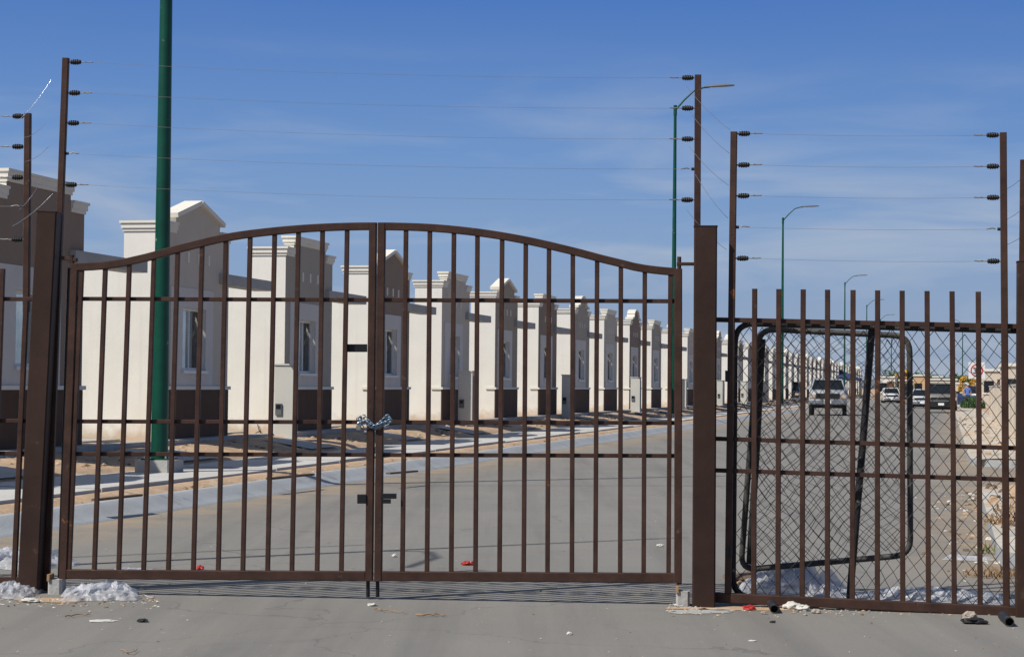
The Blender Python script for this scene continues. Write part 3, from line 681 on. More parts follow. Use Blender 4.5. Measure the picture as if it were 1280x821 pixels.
    if kind == 'step':
        for (dz0, dz1, o) in ((-0.10, -0.05, 0.02), (-0.05, 0.03, 0.04), (0.03, 0.07, 0.062)):
            c.box((-0.18-o, s0-o, 4.21+dz0), (o, s1+o, 4.21+dz1), m_) if dz0 >= 0.03 else (c.box((0.0, s0, 4.21+dz0), (o, s1, 4.21+dz1), m_), c.box((-0.18-o, s0-o, 4.21+dz0), (o, s0, 4.21+dz1), m_), c.box((-0.18-o, s1, 4.21+dz0), (o, s1+o, 4.21+dz1), m_))
    else:
        tp = [(y, z) for y, z in top]
        tp[0] = (tp[0][0]-0.08, tp[0][1]-(0.035 if kind == 'gable' else 0)); tp[-1] = (tp[-1][0]+0.08, tp[-1][1]-(0.035 if kind == 'gable' else 0))
        for i in range(len(tp)-1): along(tp[i], tp[i+1], 0.075, 0.07)
    parts.append(('cornice', c, []))
    # plinth, belt, window panel
    p = MB(); p.box((0.0, 0.004, Z0), (0.022, BW-0.004, 1.31), wains); parts.append(('plinth', p, []))
    p = MB(); p.box((0.0, -0.035, 1.312), (0.05, BW+0.045, 1.37), trim); p.box((-0.25, -0.035, 1.312), (0.0, -0.001, 1.37), trim); parts.append(('moulding', p, []))
    p = MB(); e = 0.014
    p.box((0.0, 0.28, 1.372), (e, WY0, 3.0), panelm); p.box((0.0, WY1, 1.372), (e, 2.20, 3.0), panelm); p.box((0.0, WY0, 1.372), (e, WY1, WZ0-0.001), panelm); p.box((0.0, WY0, WZ1), (e, WY1, 3.0), panelm)
    parts.append(('window_panel', p, []))
    # window
    fr = MB(); xw = -0.13
    for (a, b) in (((xw,WY0,WZ0),(xw+0.05,WY0+0.045,WZ1)), ((xw,WY1-0.045,WZ0),(xw+0.05,WY1,WZ1)), ((xw,WY0+0.045,WZ0),(xw+0.05,WY1-0.045,WZ0+0.045)), ((xw,WY0+0.045,WZ1-0.045),(xw+0.05,WY1-0.045,WZ1)), ((xw,(WY0+WY1)/2-0.02,WZ0+0.045),(xw+0.05,(WY0+WY1)/2+0.02,WZ1-0.045))): fr.box(a, b, framem)
    pn = MB(); pn.box((xw+0.015, WY0+0.046, WZ0+0.046), (xw+0.022, (WY0+WY1)/2-0.021, WZ1-0.046), mirrorgl)
    pn2 = MB(); pn2.box((xw+0.015, (WY0+WY1)/2+0.021, WZ0+0.046), (xw+0.022, WY1-0.046, WZ1-0.046), housegl)
    sl = MB(); sl.box((-0.08, WY0-0.04, WZ0-0.05), (0.06, WY1+0.04, WZ0-0.002), framem)
    cu = MB(); vs = []
    for i in range(13):
        y = WY0+0.06 + i*(0.62/12); vs += [(xw-0.01-0.02*(i%2), y, WZ0+0.05), (xw-0.01-0.02*(i%2), y, WZ1-0.05)]
    cu.add(vs, [(2*i,2*i+2,2*i+3,2*i+1) for i in range(12)], curtain)
    parts.append(('window', fr, [('pane', pn), ('pane', pn2), ('sill', sl), ('curtain', cu)]))
    v = MB()
    for y in (1.02, 1.49, 1.96): v.box((0.0, y-0.035, 3.42), (0.02, y+0.035, 3.60), trim)
    parts.append(('wall_vent', v, []))
    ca = MB(); ca.box((-0.30, BW, 3.14), (0.04, 5.15, 3.32), canopym); ca.box((0.001, 2.50, 3.14), (0.09, BW, 3.32), canopym); ca.box((0.04, BW, 3.14), (0.09, 5.15, 3.32), canopym); parts.append(('beam', ca, []))
    d = MB(); d.box((-5.08, dy0+0.003, Z0+0.2), (-5.03, dy1-0.003, 2.645), doorm); dh = MB(); dh.lathe((-5.03, dy1-0.1, 1.5), (1,0,0), [(0,0.02),(0.03,0.02),(0.05,0.03),(0.07,0.02)], chrome, 8); parts.append(('door', d, [('handle', dh)]))
    st = MB(); st.box((0.023, 0.0, 0.1), (0.28, PW-0.02, 0.51), concr); parts.append(('step', st, [])); st = MB(); st.box((-4.979, BW-0.99, 0.2), (-0.71, PW-0.02, 0.505), concr); parts.append(('porch_floor', st, []))
    if simple:
        M = MB()
        for nm, mb, ch in parts:
            if nm in ('wall_vent', 'roof', 'door', 'moulding'): 
                if nm != 'roof': continue
            for q in [mb] + [x[1] for x in ch if x[0] == 'pane']:
                for mm in q.mats:
                    k_ = q.mats.index(mm); fs = [q.f[i] for i in range(len(q.f)) if q.m[i] == k_]
                    M.add(q.v, fs, mm)
        return M
    return parts
VAR = [('step', fac_brown, 'dark taupe'), ('gable', fac_cream, 'cream'), ('step', fac_grey, 'light stone'), ('gable', fac_brown, 'taupe'), ('step', fac_cream, 'cream'), ('gable', fac_sand, 'beige'), ('step', fac_brown, 'taupe'), ('bell', fac_grey, 'light stone'), ('step', fac_cream, 'cream'), ('bell', fac_brown, 'taupe'), ('step', fac_grey, 'light stone')]
T0 = u2t(203.5, LH)
protos = {}; sprotos = {}
ordn = ['first','second','third','fourth','fifth','sixth','seventh','eighth','ninth','tenth','eleventh','twelfth','thirteenth','fourteenth','fifteenth','sixteenth','seventeenth','eighteenth','nineteenth','twentieth']
tens = {20:'twenty', 30:'thirty', 40:'forty'}
def ordinal(n):
    if n <= 20: return ordn[n-1]
    if n % 10 == 0: return tens[n][:-1] + 'ieth'
    return tens[n//10*10] + '-' + ordn[n % 10 - 1]
special = {-1: 'just outside the left edge of the picture', 0: 'partly hidden by the leaning left gate post', 1: 'right behind the nearest green lamp post', 2: 'behind the nearest meter cabinet', 3: 'straight behind the centre stiles of the gate', 4: 'just right of the gate centre stiles', 5: 'just right of the second meter cabinet'}
kn = {'step': 'stepped', 'gable': 'gabled', 'bell': 'curved'}
for i in range(-1, 46):
    kind, fm, cn = VAR[i % 11] if i >= 0 else VAR[3]
    if i > 10: kind, fm, cn = VAR[(i*5 + 3) % 11]
    loc = row(LH, T0 + (i-1)*PW, 0)
    lab = ('white sided house, %s front, %s parapet, ' % (cn, kn[kind])) + special.get(i, ordinal(i+1) + ' of the row from the left edge')
    if i <= 14:
        key = (kind, cn)
        if key not in protos:
            r_ = empty('house', loc, -TH)
            for nm, mb, ch in house_mesh(kind, fm, False):
                o = mb.build(nm, r_)
                for cnm, cmb in ch: cmb.build(cnm, o)
            protos[key] = r_; h = r_
        else: h = copy_tree(protos[key])
    else:
        key = (kind, cn)
        if key not in sprotos:
            h = house_mesh(kind, fm, True).build('house'); sprotos[key] = h
        else: h = sprotos[key].copy(); COL.objects.link(h)
        h.rotation_euler = (0,0,-TH)
    h.location = loc; tag(h, lab, 'house', 'row of houses along the left of the street')
# paths to the doors
k = MB()
for i in range(-1, 46):
    t0 = T0 + (i-1)*PW + BW + 0.25
    vsb = [row(L, t, z) for t in (t0, t0+1.5) for L, z in ((LS1+0.01, 0.29), (11.3, 0.36), (11.8, 0.44))]
    k.add(vsb, [(0,1,4,3),(1,2,5,4)], concr)
struct(k.build('paths'))
# loose cables sprouting from a side wall
m = MB()
for pts in ([(322,530),(324,538),(327,543),(329,548),(323,548)], [(326,538),(320,541),(314,545)]):
    m.tube([row(LH+1.0, T0+PW-0.02, 0) + Vector((0,0,0)) for _ in ()] or [ydist(x, y, 0) if False else (CAM + ray(x,y)*(((row(LH, T0+PW-0.03)-CAM).dot(Vector((ST,CT,0))))/(ray(x,y).dot(Vector((ST,CT,0)))))) for x, y in pts], 0.008, blackm, 6)
o_ = m.build('cable'); tag(o_, 'loose black cables sprouting from the white side wall near the ground', 'cable'); origin_at(o_, row(LH+0.6, T0+PW-0.03, 0.8))

# meter cabinets
cr = empty('meter_cabinet', (0,0,0), -TH)
m = MB(); m.bar((0,0,-0.3), (0,0,1.46), 0.38, 0.26, cabinet, side=(1,0,0), ch=0.05); m.bar((0,0,1.46), (0,0,1.49), 0.42, 0.30, cabinet, side=(1,0,0), ch=0.1); m.build('body', cr)
m = MB(); m.box((-0.15,-0.16,0.55), (-0.03,-0.132,0.76), lampgrey); mm = m.build('meter', cr)
m = MB(); m.box((-0.135,-0.164,0.66), (-0.045,-0.161,0.74), glassm); m.build('dial', mm)
m = MB(); m.box((0.191,-0.10,0.25), (0.20,0.10,1.35), lampgrey); m.build('door', cr)
m = MB(); m.tube([(-0.19,-0.16,0.1),(-0.17,-0.17,0.08),(-0.14,-0.17,0.09),(-0.1,-0.165,0.07)], 0.012, blackm, 6); m.build('cable_end', cr)
LC = 11.88
clab = ['nearest grey meter cabinet, in front of the stepped house left of the centre stiles', 'second grey meter cabinet along the street, just right of the centre stiles', 'third grey meter cabinet along the street', 'fourth grey meter cabinet along the street', 'fifth grey meter cabinet, close to the thick post', 'sixth grey meter cabinet, seen just right of the thick post', 'seventh grey meter cabinet, seen behind the loose chain link panels', 'eighth grey meter cabinet, smallest in sight']
for i, x in enumerate([358, 583.5, 710.5, 795, 853.5, 901, 930, 957]):
    c_ = cr if i == 0 else copy_tree(cr)
    c_.location = row(LC, u2t(x, LC), 0.30); tag(c_, clab[i], 'meter cabinet', 'meter cabinets in the front yards')

# street lamps
def lamp():
    r_ = empty('street_lamp', (0,0,0), -TH)
    m = MB(); m.bar((0,0,-0.2), (0,0,0.16), 0.52, 0.52, concr, side=(1,0,0), ch=0.08); m.build('plinth', r_)
    m = MB(); m.box((-0.19,-0.19,0.16), (0.19,0.19,0.18), green)
    m.build('base_plate', r_)
    for sx in (-1,1):
        for sy in (-1,1):
            m = MB(); m.tube([(0.15*sx,0.15*sy,0.18),(0.15*sx,0.15*sy,0.26)], 0.014, chrome, 6); m.build('bolt', r_)
    m = MB(); m.tube([(0,0,0.18 + 11.9*i/12) for i in range(13)], 0.116, green, 20, r2=0.055); m.build('pole', r_)
    m = MB(); m.tube([(0,0,11.75),(0,0,12.15)], 0.07, green, 14); m.tube([(0,0,11.95),(0.35,0,12.35),(0.75,0,12.72),(1.1,0,12.82),(1.35,0,12.84)], 0.035, green, 10); m.build('arm', r_)
    m = MB(); vs = []; st = [(1.2,0.06,0.05),(1.4,0.12,0.07),(1.9,0.15,0.08),(2.15,0.13,0.06),(2.3,0.06,0.03)]
    for x, w, h in st:
        z = 12.84 + (x-1.2)*0.03
        for q in range(10):
            an = 2*math.pi*q/10; vs.append((x, w*math.cos(an), z + h*math.sin(an)*(1 if math.sin(an) > 0 else 0.4)))
    m.add(vs, [(i*10+q, i*10+(q+1)%10, (i+1)*10+(q+1)%10, (i+1)*10+q) for i in range(4) for q in range(10)] + [tuple(range(9,-1,-1)), tuple(range(40,50))], lampgrey, True); m.build('lamp_head', r_)
    return r_
LL = 10.4
lm = lamp(); ll = ['nearest green street lamp, its pole rising out of the picture', 'green street lamp rising beside the tall pole of the thick gate post', 'green street lamp standing alone above the left part of the spiked fence', 'fourth green street lamp, head above the middle of the spiked fence', 'fifth green street lamp, small above the fence rail', 'sixth green street lamp, its head just above the fence rail', 'farthest green street lamp on the left side of the street']
for i, x in enumerate([201, 841.5, 977.5, 1055.5, 1083, 1100, 1114]):
    c_ = lm if i == 0 else copy_tree(lm); c_.location = row(LL, u2t(x, LL), 0.23); tag(c_, ll[i], 'street lamp', 'green street lamps along the street')
c_ = copy_tree(lm); v = ydist(1203, 490, 330); c_.location = (v.x, v.y, 0); c_.rotation_euler.z = math.pi - TH; tag(c_, 'thin far street lamp above the yellow tree near the round speed sign', 'street lamp', 'green street lamps along the street')

# ------------------------------------------------------------------ vehicles
def car(kind, paint, length, width, height, dark_bumper=False, name='parked_car'):
    """front faces -y; origin on the ground in the middle"""
    r_ = empty(name, (0,0,0)); hl, hw = length/2, width/2; m = MB()
    hood = height*0.70 if kind == 'pickup' else height*0.64; zl = 0.52 if kind == 'pickup' else 0.34 if kind != 'sedan' else 0.22
    def loft(mb, st, mt):      # st: (y, half width low, half width high, zlow, zhigh)
        vs = []
        for y, wl, wh, za, zb in st:
            zm = za + (zb-za)*0.55; wm_ = max(wl, wh)*1.0
            vs += [(-wl*0.96,y,za),(-wm_,y,za+0.1),(-wm_,y,zm),(-wh*0.985,y,zb-0.04),(-wh*0.93,y,zb),(wh*0.93,y,zb),(wh*0.985,y,zb-0.04),(wm_,y,zm),(wm_,y,za+0.1),(wl*0.96,y,za)]
        n = 10; k_ = len(st)
        mb.add(vs, [(i*n+q, i*n+(q+1)%n, (i+1)*n+(q+1)%n, (i+1)*n+q) for i in range(k_-1) for q in range(n)] + [tuple(range(n)), tuple(range((k_-1)*n, k_*n))][::1], mt, True)
    loft(m, [(-hl, hw*0.88, hw*0.86, zl+0.08, hood*0.86), (-hl+0.12, hw*0.97, hw*0.92, zl, hood*0.95), (-hl+0.9, hw, hw*0.95, zl, hood), (0, hw, hw*0.96, zl, hood+0.04), (hl-0.5, hw, hw*0.95, zl, hood+0.05), (hl-0.08, hw*0.96, hw*0.9, zl, hood), (hl, hw*0.88, hw*0.86, zl+0.1, hood*0.92)], paint)
    m.build('body', r_)
    c0 = -hl + length*0.27; c1 = hl - (0.25 if kind == 'suv' else length*0.36 if kind == 'pickup' else length*0.16)
    cab = MB(); zt = height
    vs = [(-hw*0.88,c0,hood),(hw*0.88,c0,hood),(hw*0.88,c1,hood),(-hw*0.88,c1,hood),(-hw*0.72,c0+0.55,zt-0.06),(hw*0.72,c0+0.55,zt-0.06),(hw*0.72,c1-0.15,zt-0.06),(-hw*0.72,c1-0.15,zt-0.06)]
    cab.add(vs, [(0,1,5,4),(1,2,6,5),(2,3,7,6),(3,0,4,7),(4,5,6,7)], glassm); g_ = cab.build('windscreen', r_)
    rf_ = MB(); rf_.bar((0,c0+0.48,zt-0.03),(0,c1-0.1,zt-0.03), hw*1.5, 0.07, paint, side=(1,0,0), ch=0.3)
    for sx in (-1,1):
        rf_.tube([(sx*hw*0.885,c0-0.02,hood-0.02),(sx*hw*0.73,c0+0.53,zt-0.05)], 0.035, paint, 6); rf_.tube([(sx*hw*0.885,c1,hood),(sx*hw*0.73,c1-0.15,zt-0.05)], 0.06, paint, 6)
        rf_.tube([(sx*hw*0.89,(c0+c1)/2+0.1,hood),(sx*hw*0.73,(c0+c1)/2+0.1,zt-0.05)], 0.04, paint, 6)
    rf_.build('roof', r_)
    wr = 0.43 if kind == 'pickup' else 0.37 if kind != 'sedan' else 0.31
    for sx in (-1,1):
        for y in (-hl+0.85, hl-0.95):
            m = MB(); o0 = Vector((sx*(hw-0.24), y, wr)); m.lathe_v(o0, Vector((sx,0,0)), [(0,wr*0.8),(0.0,wr*0.97),(0.03,wr),(0.2,wr),(0.225,wr*0.95),(0.225,wr*0.6),(0.2,wr*0.5)], tyre, 20); wq = m.build('wheel', r_)
            m = MB(); m.lathe_v(o0, Vector((sx,0,0)), [(0.18,wr*0.55),(0.205,wr*0.52),(0.19,wr*0.15),(0.215,wr*0.1)], chrome, 12); m.build('rim', wq)
        m = MB(); m.bar((sx*hw*0.80-0.14,-hl-0.005,hood*0.74),(sx*hw*0.80+0.14,-hl-0.005,hood*0.74), 0.17, 0.05, MATS['headlight'], side=(0,0,1)); m.build('headlight', r_)
        m = MB(); m.bar((sx*(hw*0.93),c0+0.12,hood+0.08),(sx*(hw*0.93+0.2),c0+0.15,hood+0.08), 0.15, 0.08, signb if dark_bumper else paint, side=(0,0,1)); m.build('mirror', r_)
    m = MB(); m.bar((-hw*0.62,-hl-0.012,hood*0.76),(hw*0.62,-hl-0.012,hood*0.76), 0.15 if (dark_bumper or kind == 'sedan') else 0.26, 0.04, signb, side=(0,0,1))
    m.build('grille', r_)
    m = MB(); bm_ = signb if dark_bumper else chrome
    m.bar((-hw*0.95,-hl-0.06,zl+0.17),(hw*0.95,-hl-0.06,zl+0.17), 0.40 if dark_bumper else 0.17, 0.16, bm_, side=(0,0,1), ch=0.3)
    m.bar((-hw*0.9,-hl+0.1,zl-0.02),(hw*0.9,-hl+0.1,zl-0.02), 0.22, 0.1, signb, side=(0,0,1)); m.build('bumper', r_)
    m = MB(); m.box((-0.17,-hl-0.15,zl+0.12),(0.17,-hl-0.142,zl+0.26), signw); m.build('number_plate', r_)
    if kind == 'pickup':
        m = MB(); m.box((-hw*0.85, c1+0.05, hood+0.02), (hw*0.85, hl-0.15, hood+0.06), signb); m.build('bed_liner', r_)
    m = MB(); m.box((-hw*0.6, c0+0.9, 0.9), (-hw*0.2, c0+1.1, height-0.28), signb); m.box((hw*0.2, c0+0.9, 0.9), (hw*0.6, c0+1.1, height-0.28), signb); m.build('seat', r_)
    return r_
mat('headlight', (0.50, 0.36, 0.26), 0.15, 0.05, spec=1.0)
def place_car(r_, px, py, rz, label, cat):
    v = gpt(px, py); r_.location = (v.x, v.y, 0.0); r_.rotation_euler = (0,0,rz); tag(r_, label, cat, 'vehicles on the street')
place_car(car('pickup', glossy_paint('silver_white', (0.33, 0.35, 0.36)), 5.2, 1.98, 1.92), 1035, 518.5, -TH+0.05, 'older silver pickup with chrome bumper facing the camera in the left lane', 'pickup')
place_car(car('suv', glossy_paint('pewter', (0.17, 0.165, 0.145)), 4.7, 1.92, 1.80, True), 1176.5, 515.5, -TH, 'pewter grey off-roader with dark bumper facing the camera at the right kerb', 'car')
place_car(car('sedan', glossy_paint('white_car', (0.65, 0.65, 0.64)), 4.4, 1.75, 1.5), 1113.5, 503.5, -TH+0.1, 'small white car far off in the middle of the street', 'car')
place_car(car('suv', glossy_paint('charcoal_car', (0.05, 0.055, 0.06)), 4.6, 1.85, 1.85), 1137, 501.5, -TH, 'charcoal van far down the street, right of the white car', 'car')
place_car(car('sedan', glossy_paint('pale_silver', (0.50, 0.52, 0.56)), 4.3, 1.75, 1.42), 1153, 509.5, -TH, 'pale silver car half hidden behind the pewter off-roader', 'car')
place_car(car('sedan', glossy_paint('navy_car', (0.02, 0.03, 0.08)), 4.0, 1.7, 1.7), 1231, 509.5, -TH+1.2, 'dark navy car parked across the pavement below the speed sign', 'car')
place_car(car('suv', glossy_paint('dark_van', (0.03, 0.03, 0.035)), 4.8, 1.9, 1.9), 987, 506, -TH, 'black van parked in a front yard, seen through the chain link', 'car')

# ------------------------------------------------------------------ right hand side far things
def wall_thing():
    m = MB(); t0, t1 = 45, 96; L0 = RK-1.5
    o = empty('boundary_wall', row(L0, (t0+t1)/2), -TH, 'pale block wall running along the right pavement beyond the side street', 'wall')
    hl = (t1-t0)/2
    m.box((0, -hl, 0), (0.15, hl, 1.55), blockw); m.build('wall', o)
    m = MB(); m.box((-0.03,-hl-0.03,1.55),(0.18,hl+0.03,1.61), concr); m.build('coping', o)
    i = 0
    while i*3.2 < 2*hl:
        m = MB(); y = -hl + i*3.2; m.box((-0.04,y,0.0),(-0.001,y+0.25,1.549), blockw); m.build('pier', o); i += 1
wall_thing()
def box_house(x0, x1, ytop, dist, depth, m_, label, windows, name='block_house', roofline=True):
    a = ydist(x0, 490, dist); b = ydist(x1, 490, dist); zt = ydist((x0+x1)/2, ytop, dist).z
    o = empty(name, (a.x, a.y, 0), -TH, label, 'house', 'houses at the far end of the street'); W = (b.x-a.x)*1.02
    m = MB(); m.box((0, 0, -0.02), (W, depth, zt), m_); m.build('wall', o)
    m = MB(); m.box((-0.12, -0.12, zt), (W+0.12, depth+0.1, zt+0.18), trim); m.build('parapet', o)
    for (u, v, w, h, k_) in windows:
        X = W*u; w *= 0.6 if k_ == 'window' else 0.9; h *= 0.8 if k_ == 'window' else 1.0
        m = MB(); m.box((X-w/2, -0.04, v), (X+w/2, -0.003, v+h), glassm if k_ == 'window' else doorm); q = m.build(k_, o)
        if k_ == 'window':
            m = MB(); m.box((X-w/2-0.08, -0.07, v-0.12), (X+w/2+0.08, -0.003, v-0.003), trim); m.build('sill', q)
    return o
W_ = 'window'; D_ = 'door'
box_house(1224, 1262, 464, 150, 10, tanwall, 'large tan house right of the speed sign', [(0.3,1.2,1.2,1.1,W_),(0.75,0.1,0.95,2.1,D_)])
box_house(1255, 1330, 458, 118, 9, tanwall, 'tan house at the right edge of the picture above the block wall', [(0.1,1.2,1.2,1.1,W_)])
box_house(1196, 1222, 480, 210, 10, tanwall, 'low tan house behind the yellow tree', [(0.75,1.1,1.3,1.1,W_)])
box_house(1142, 1160, 470, 225, 10, orangew, 'orange topped house left of the pewter off-roader', [(0.3,1.0,1.4,1.3,W_)])
box_house(1161, 1194, 475, 240, 10, tanwall, 'long low tan house behind the pewter off-roader', [(0.2,1.1,1.6,1.1,W_),(0.6,1.1,1.6,1.1,W_)])
box_house(1124, 1141, 476, 245, 10, orangew, 'small orange house behind the charcoal van', [(0.5,1.0,1.4,1.3,W_)])
box_house(1097, 1118, 472, 250, 10, white, 'white house closing the view behind the small white car', [(0.3,1.0,1.6,1.4,W_),(0.75,0.1,1.0,2.2,D_)])
box_house(1166, 1178, 471.5, 262, 10, white, 'narrow white house rising above the long tan house', [])
box_house(1031, 1064, 476, 262, 10, white, 'broad white house behind the silver pickup', [(0.3,1.0,1.6,1.4,W_)])
# navy pitched shelter
a = ydist(1045, 490, 235); o_ = empty('pavilion', (a.x, a.y, 0), 0, 'pavilion with dark navy pyramid roof above the silver pickup', 'pavilion', None, True)
m = MB(); X, Y = a.x, a.y; zt = ydist(1043, 464, 235).z; m.add([(X-2.6,Y-2.6,2.5),(X+2.6,Y-2.6,2.5),(X+2.6,Y+2.6,2.5),(X-2.6,Y+2.6,2.5),(X,Y,zt+0.4),(X-2.6,Y-2.6,2.35),(X+2.6,Y-2.6,2.35),(X+2.6,Y+2.6,2.35),(X-2.6,Y+2.6,2.35)], [(0,1,4),(1,2,4),(2,3,4),(3,0,4),(5,6,1,0),(6,7,2,1),(7,8,3,2),(8,5,0,3),(8,7,6,5)], navy); m.build('roof', o_)
for sx in (-1,1):
    for sy in (-1,1):
        m = MB(); m.box((X+sx*2.4-0.08,Y+sy*2.4-0.08,0),(X+sx*2.4+0.08,Y+sy*2.4+0.08,2.35), lampgrey); m.build('post', o_)

# speed sign
def sign():
    d = 92; c = ydist(1221, 463, d); o = empty('speed_sign', (c.x, c.y, 0), 0, 'white square road sign with red ring reading 30 above the right pavement', 'road sign', None, True)
    m = MB(); m.tube([(c.x, c.y+0.03, 0), (c.x, c.y+0.03, c.z+0.3)], 0.03, lampgrey, 10); m.build('pole', o)
    s = 0.38; m = MB(); m.bar((c.x-s, c.y, c.z), (c.x+s, c.y, c.z), 2*s, 0.012, signw, side=(0,0,1), ch=0.3); m.build('panel', o)
    m = MB(); ring = [(c.x+0.29*math.cos(2*math.pi*i/36), c.y-0.012, c.z+0.29*math.sin(2*math.pi*i/36)) for i in range(36)]; r2 = [(c.x+0.235*math.cos(2*math.pi*i/36), c.y-0.012, c.z+0.235*math.sin(2*math.pi*i/36)) for i in range(36)]
    m.add(ring+r2, [(i,(i+1)%36,36+(i+1)%36,36+i) for i in range(36)], signr); m.build('ring', o)
    m = MB()
    def stroke(pts): m.tube([(c.x+x, c.y-0.016, c.z+z) for x, z in pts], 0.022, signb, 6)
    stroke([(-0.17,0.10),(-0.10,0.12),(-0.04,0.08),(-0.05,0.02),(-0.11,0.0),(-0.05,-0.02),(-0.03,-0.08),(-0.09,-0.12),(-0.17,-0.10)])
    stroke([(0.09+0.065*math.cos(a_), 0.12*math.sin(a_)) for a_ in [2*math.pi*i/16 for i in range(17)]])
    m.build('number', o)
sign()

# trees and shrubs
def tree(name, loc, h, cw, ch, lm_, n, leaf_, label, cat, grp=None, trunk=True, seed=1):
    rnd = random.Random(seed); o = empty(name, loc, 0, label, cat, grp)
    m = MB(); base = h - ch
    m.tube([(0,0,-0.05),(0.02*h,0,base*0.6),(0,0.01*h,base+ch*0.4)], 0.035*h*0.6+0.02, trunkm, 8, r2=0.02)
    tips = []
    for i in range(9):
        a_ = 2*math.pi*i/9 + rnd.random(); r_ = cw*0.5*(0.5+0.5*rnd.random()); tip = Vector((r_*math.cos(a_), r_*math.sin(a_), base + ch*(0.2+0.7*rnd.random()))); tips.append(tip)
        m.tube([(0,0,base*0.8+ch*0.05*i*0.5), tip*0.5 + Vector((0,0,base*0.45)), tip], 0.03, trunkm, 5, r2=0.008)
    m.build('trunk', o)
    c = MB()
    clumps = [(tips[rnd.randrange(9)] + Vector((rnd.gauss(0,cw*0.08), rnd.gauss(0,cw*0.08), rnd.gauss(0,ch*0.08))), cw*(0.10+0.12*rnd.random())) for _ in range(16)]
    for _ in range(n):
        cc, cr_ = clumps[rnd.randrange(16)]; v = Vector((rnd.gauss(0,1), rnd.gauss(0,1), rnd.gauss(0,1))); v = v.normalized()*cr_*rnd.random()**0.4; p = cc + v
        e = Vector((rnd.gauss(0,1),rnd.gauss(0,1),rnd.gauss(0,1))).normalized(); f = e.orthogonal().normalized(); s = leaf_*(0.6+0.8*rnd.random())
        c.add([p-e*s, p+f*s*0.5, p+e*s, p-f*s*0.5], [(0,1,2,3)], lm_)
    c.build('crown', o, fix=False)
    return o
v = gpt(1207, 505.0); tree('yellow_tree', (v.x, v.y, 0), (ydist(1207, 470.5, v.y).z), 1.7, 1.7, leafy, 3600, 0.07, 'small tree with bright yellow-orange leaves left of the speed sign', 'tree')
rs = random.Random(5)
for i, (x, yt, d, w) in enumerate([(1127, 471, 300, 2.2), (1131, 472, 330, 6), (1150, 476, 420, 8), (1188, 476, 400, 7), (1169, 478, 500, 10)]):
    v = ydist(x, 488, d); lab = ['yellowish tree between the white and orange houses', 'dark green tree close behind the small orange house', 'low green tree over the orange topped house', 'green tree left of the yellow tree, behind the tan houses', 'wide far tree above the long low tan house'][i]
    tree('far_tree', (v.x, v.y, 0), max(ydist(x, yt, d).z, 4.0), w, 3.0, leafy if i == 0 else leafg, 900, 0.3, lab, 'tree', 'trees on the skyline', seed=i+3)
v = gpt(1216, 512.5)
def shrub(name, loc, w, h, n, s, m_, label, cat, grp=None, seed=2, ang=0):
    rnd = random.Random(seed); c = MB()
    for _ in range(n):
        a_ = rnd.random()*6.28; rr = rnd.random()**0.5; p = Vector((w/2*rr*math.cos(a_), w/2*0.6*rr*math.sin(a_), h*rnd.random()*(1-0.6*rr**3)))
        e = Vector((rnd.gauss(0,0.6),rnd.gauss(0,0.6),0.7+rnd.random())).normalized(); f = e.cross(Vector((rnd.gauss(0,1),rnd.gauss(0,1),0))).normalized(); q = s*(0.5+rnd.random())
        c.add([p-e*q*0.3, p+f*q*0.16, p+e*q, p-f*q*0.16], [(0,1,2,3)], m_)
    o = c.build(name, None, fix=False); o.location = loc; tag(o, label, cat, grp); return o
shrub('hedge', (v.x, v.y, 0.1), 1.7, 0.8, 1200, 0.17, leafg, 'low green hedge beside the navy car under the speed sign', 'hedge')
v = gpt(1236, 692, 0.0); shrub('weed', (v.x, v.y, 0.0), 0.22, 0.07, 34, 0.06, leafl, 'pale yellowish weed growing at the right kerb behind the spiked fence', 'weed')
v = gpt(1268, 655, 0.13); shrub('dry_bush', (v.x, v.y, 0.12), 0.6, 0.2, 420, 0.05, twigm, 'dry brown bush in the soil at the right edge of the picture', 'bush', seed=6)
v = gpt(1252, 700, 0.13); shrub('dry_leaves', (v.x, v.y, 0.0), 0.6, 0.07, 300, 0.035, twigm, 'heap of dry brown leaves below the weed at the right kerb', 'leaf litter', seed=9)

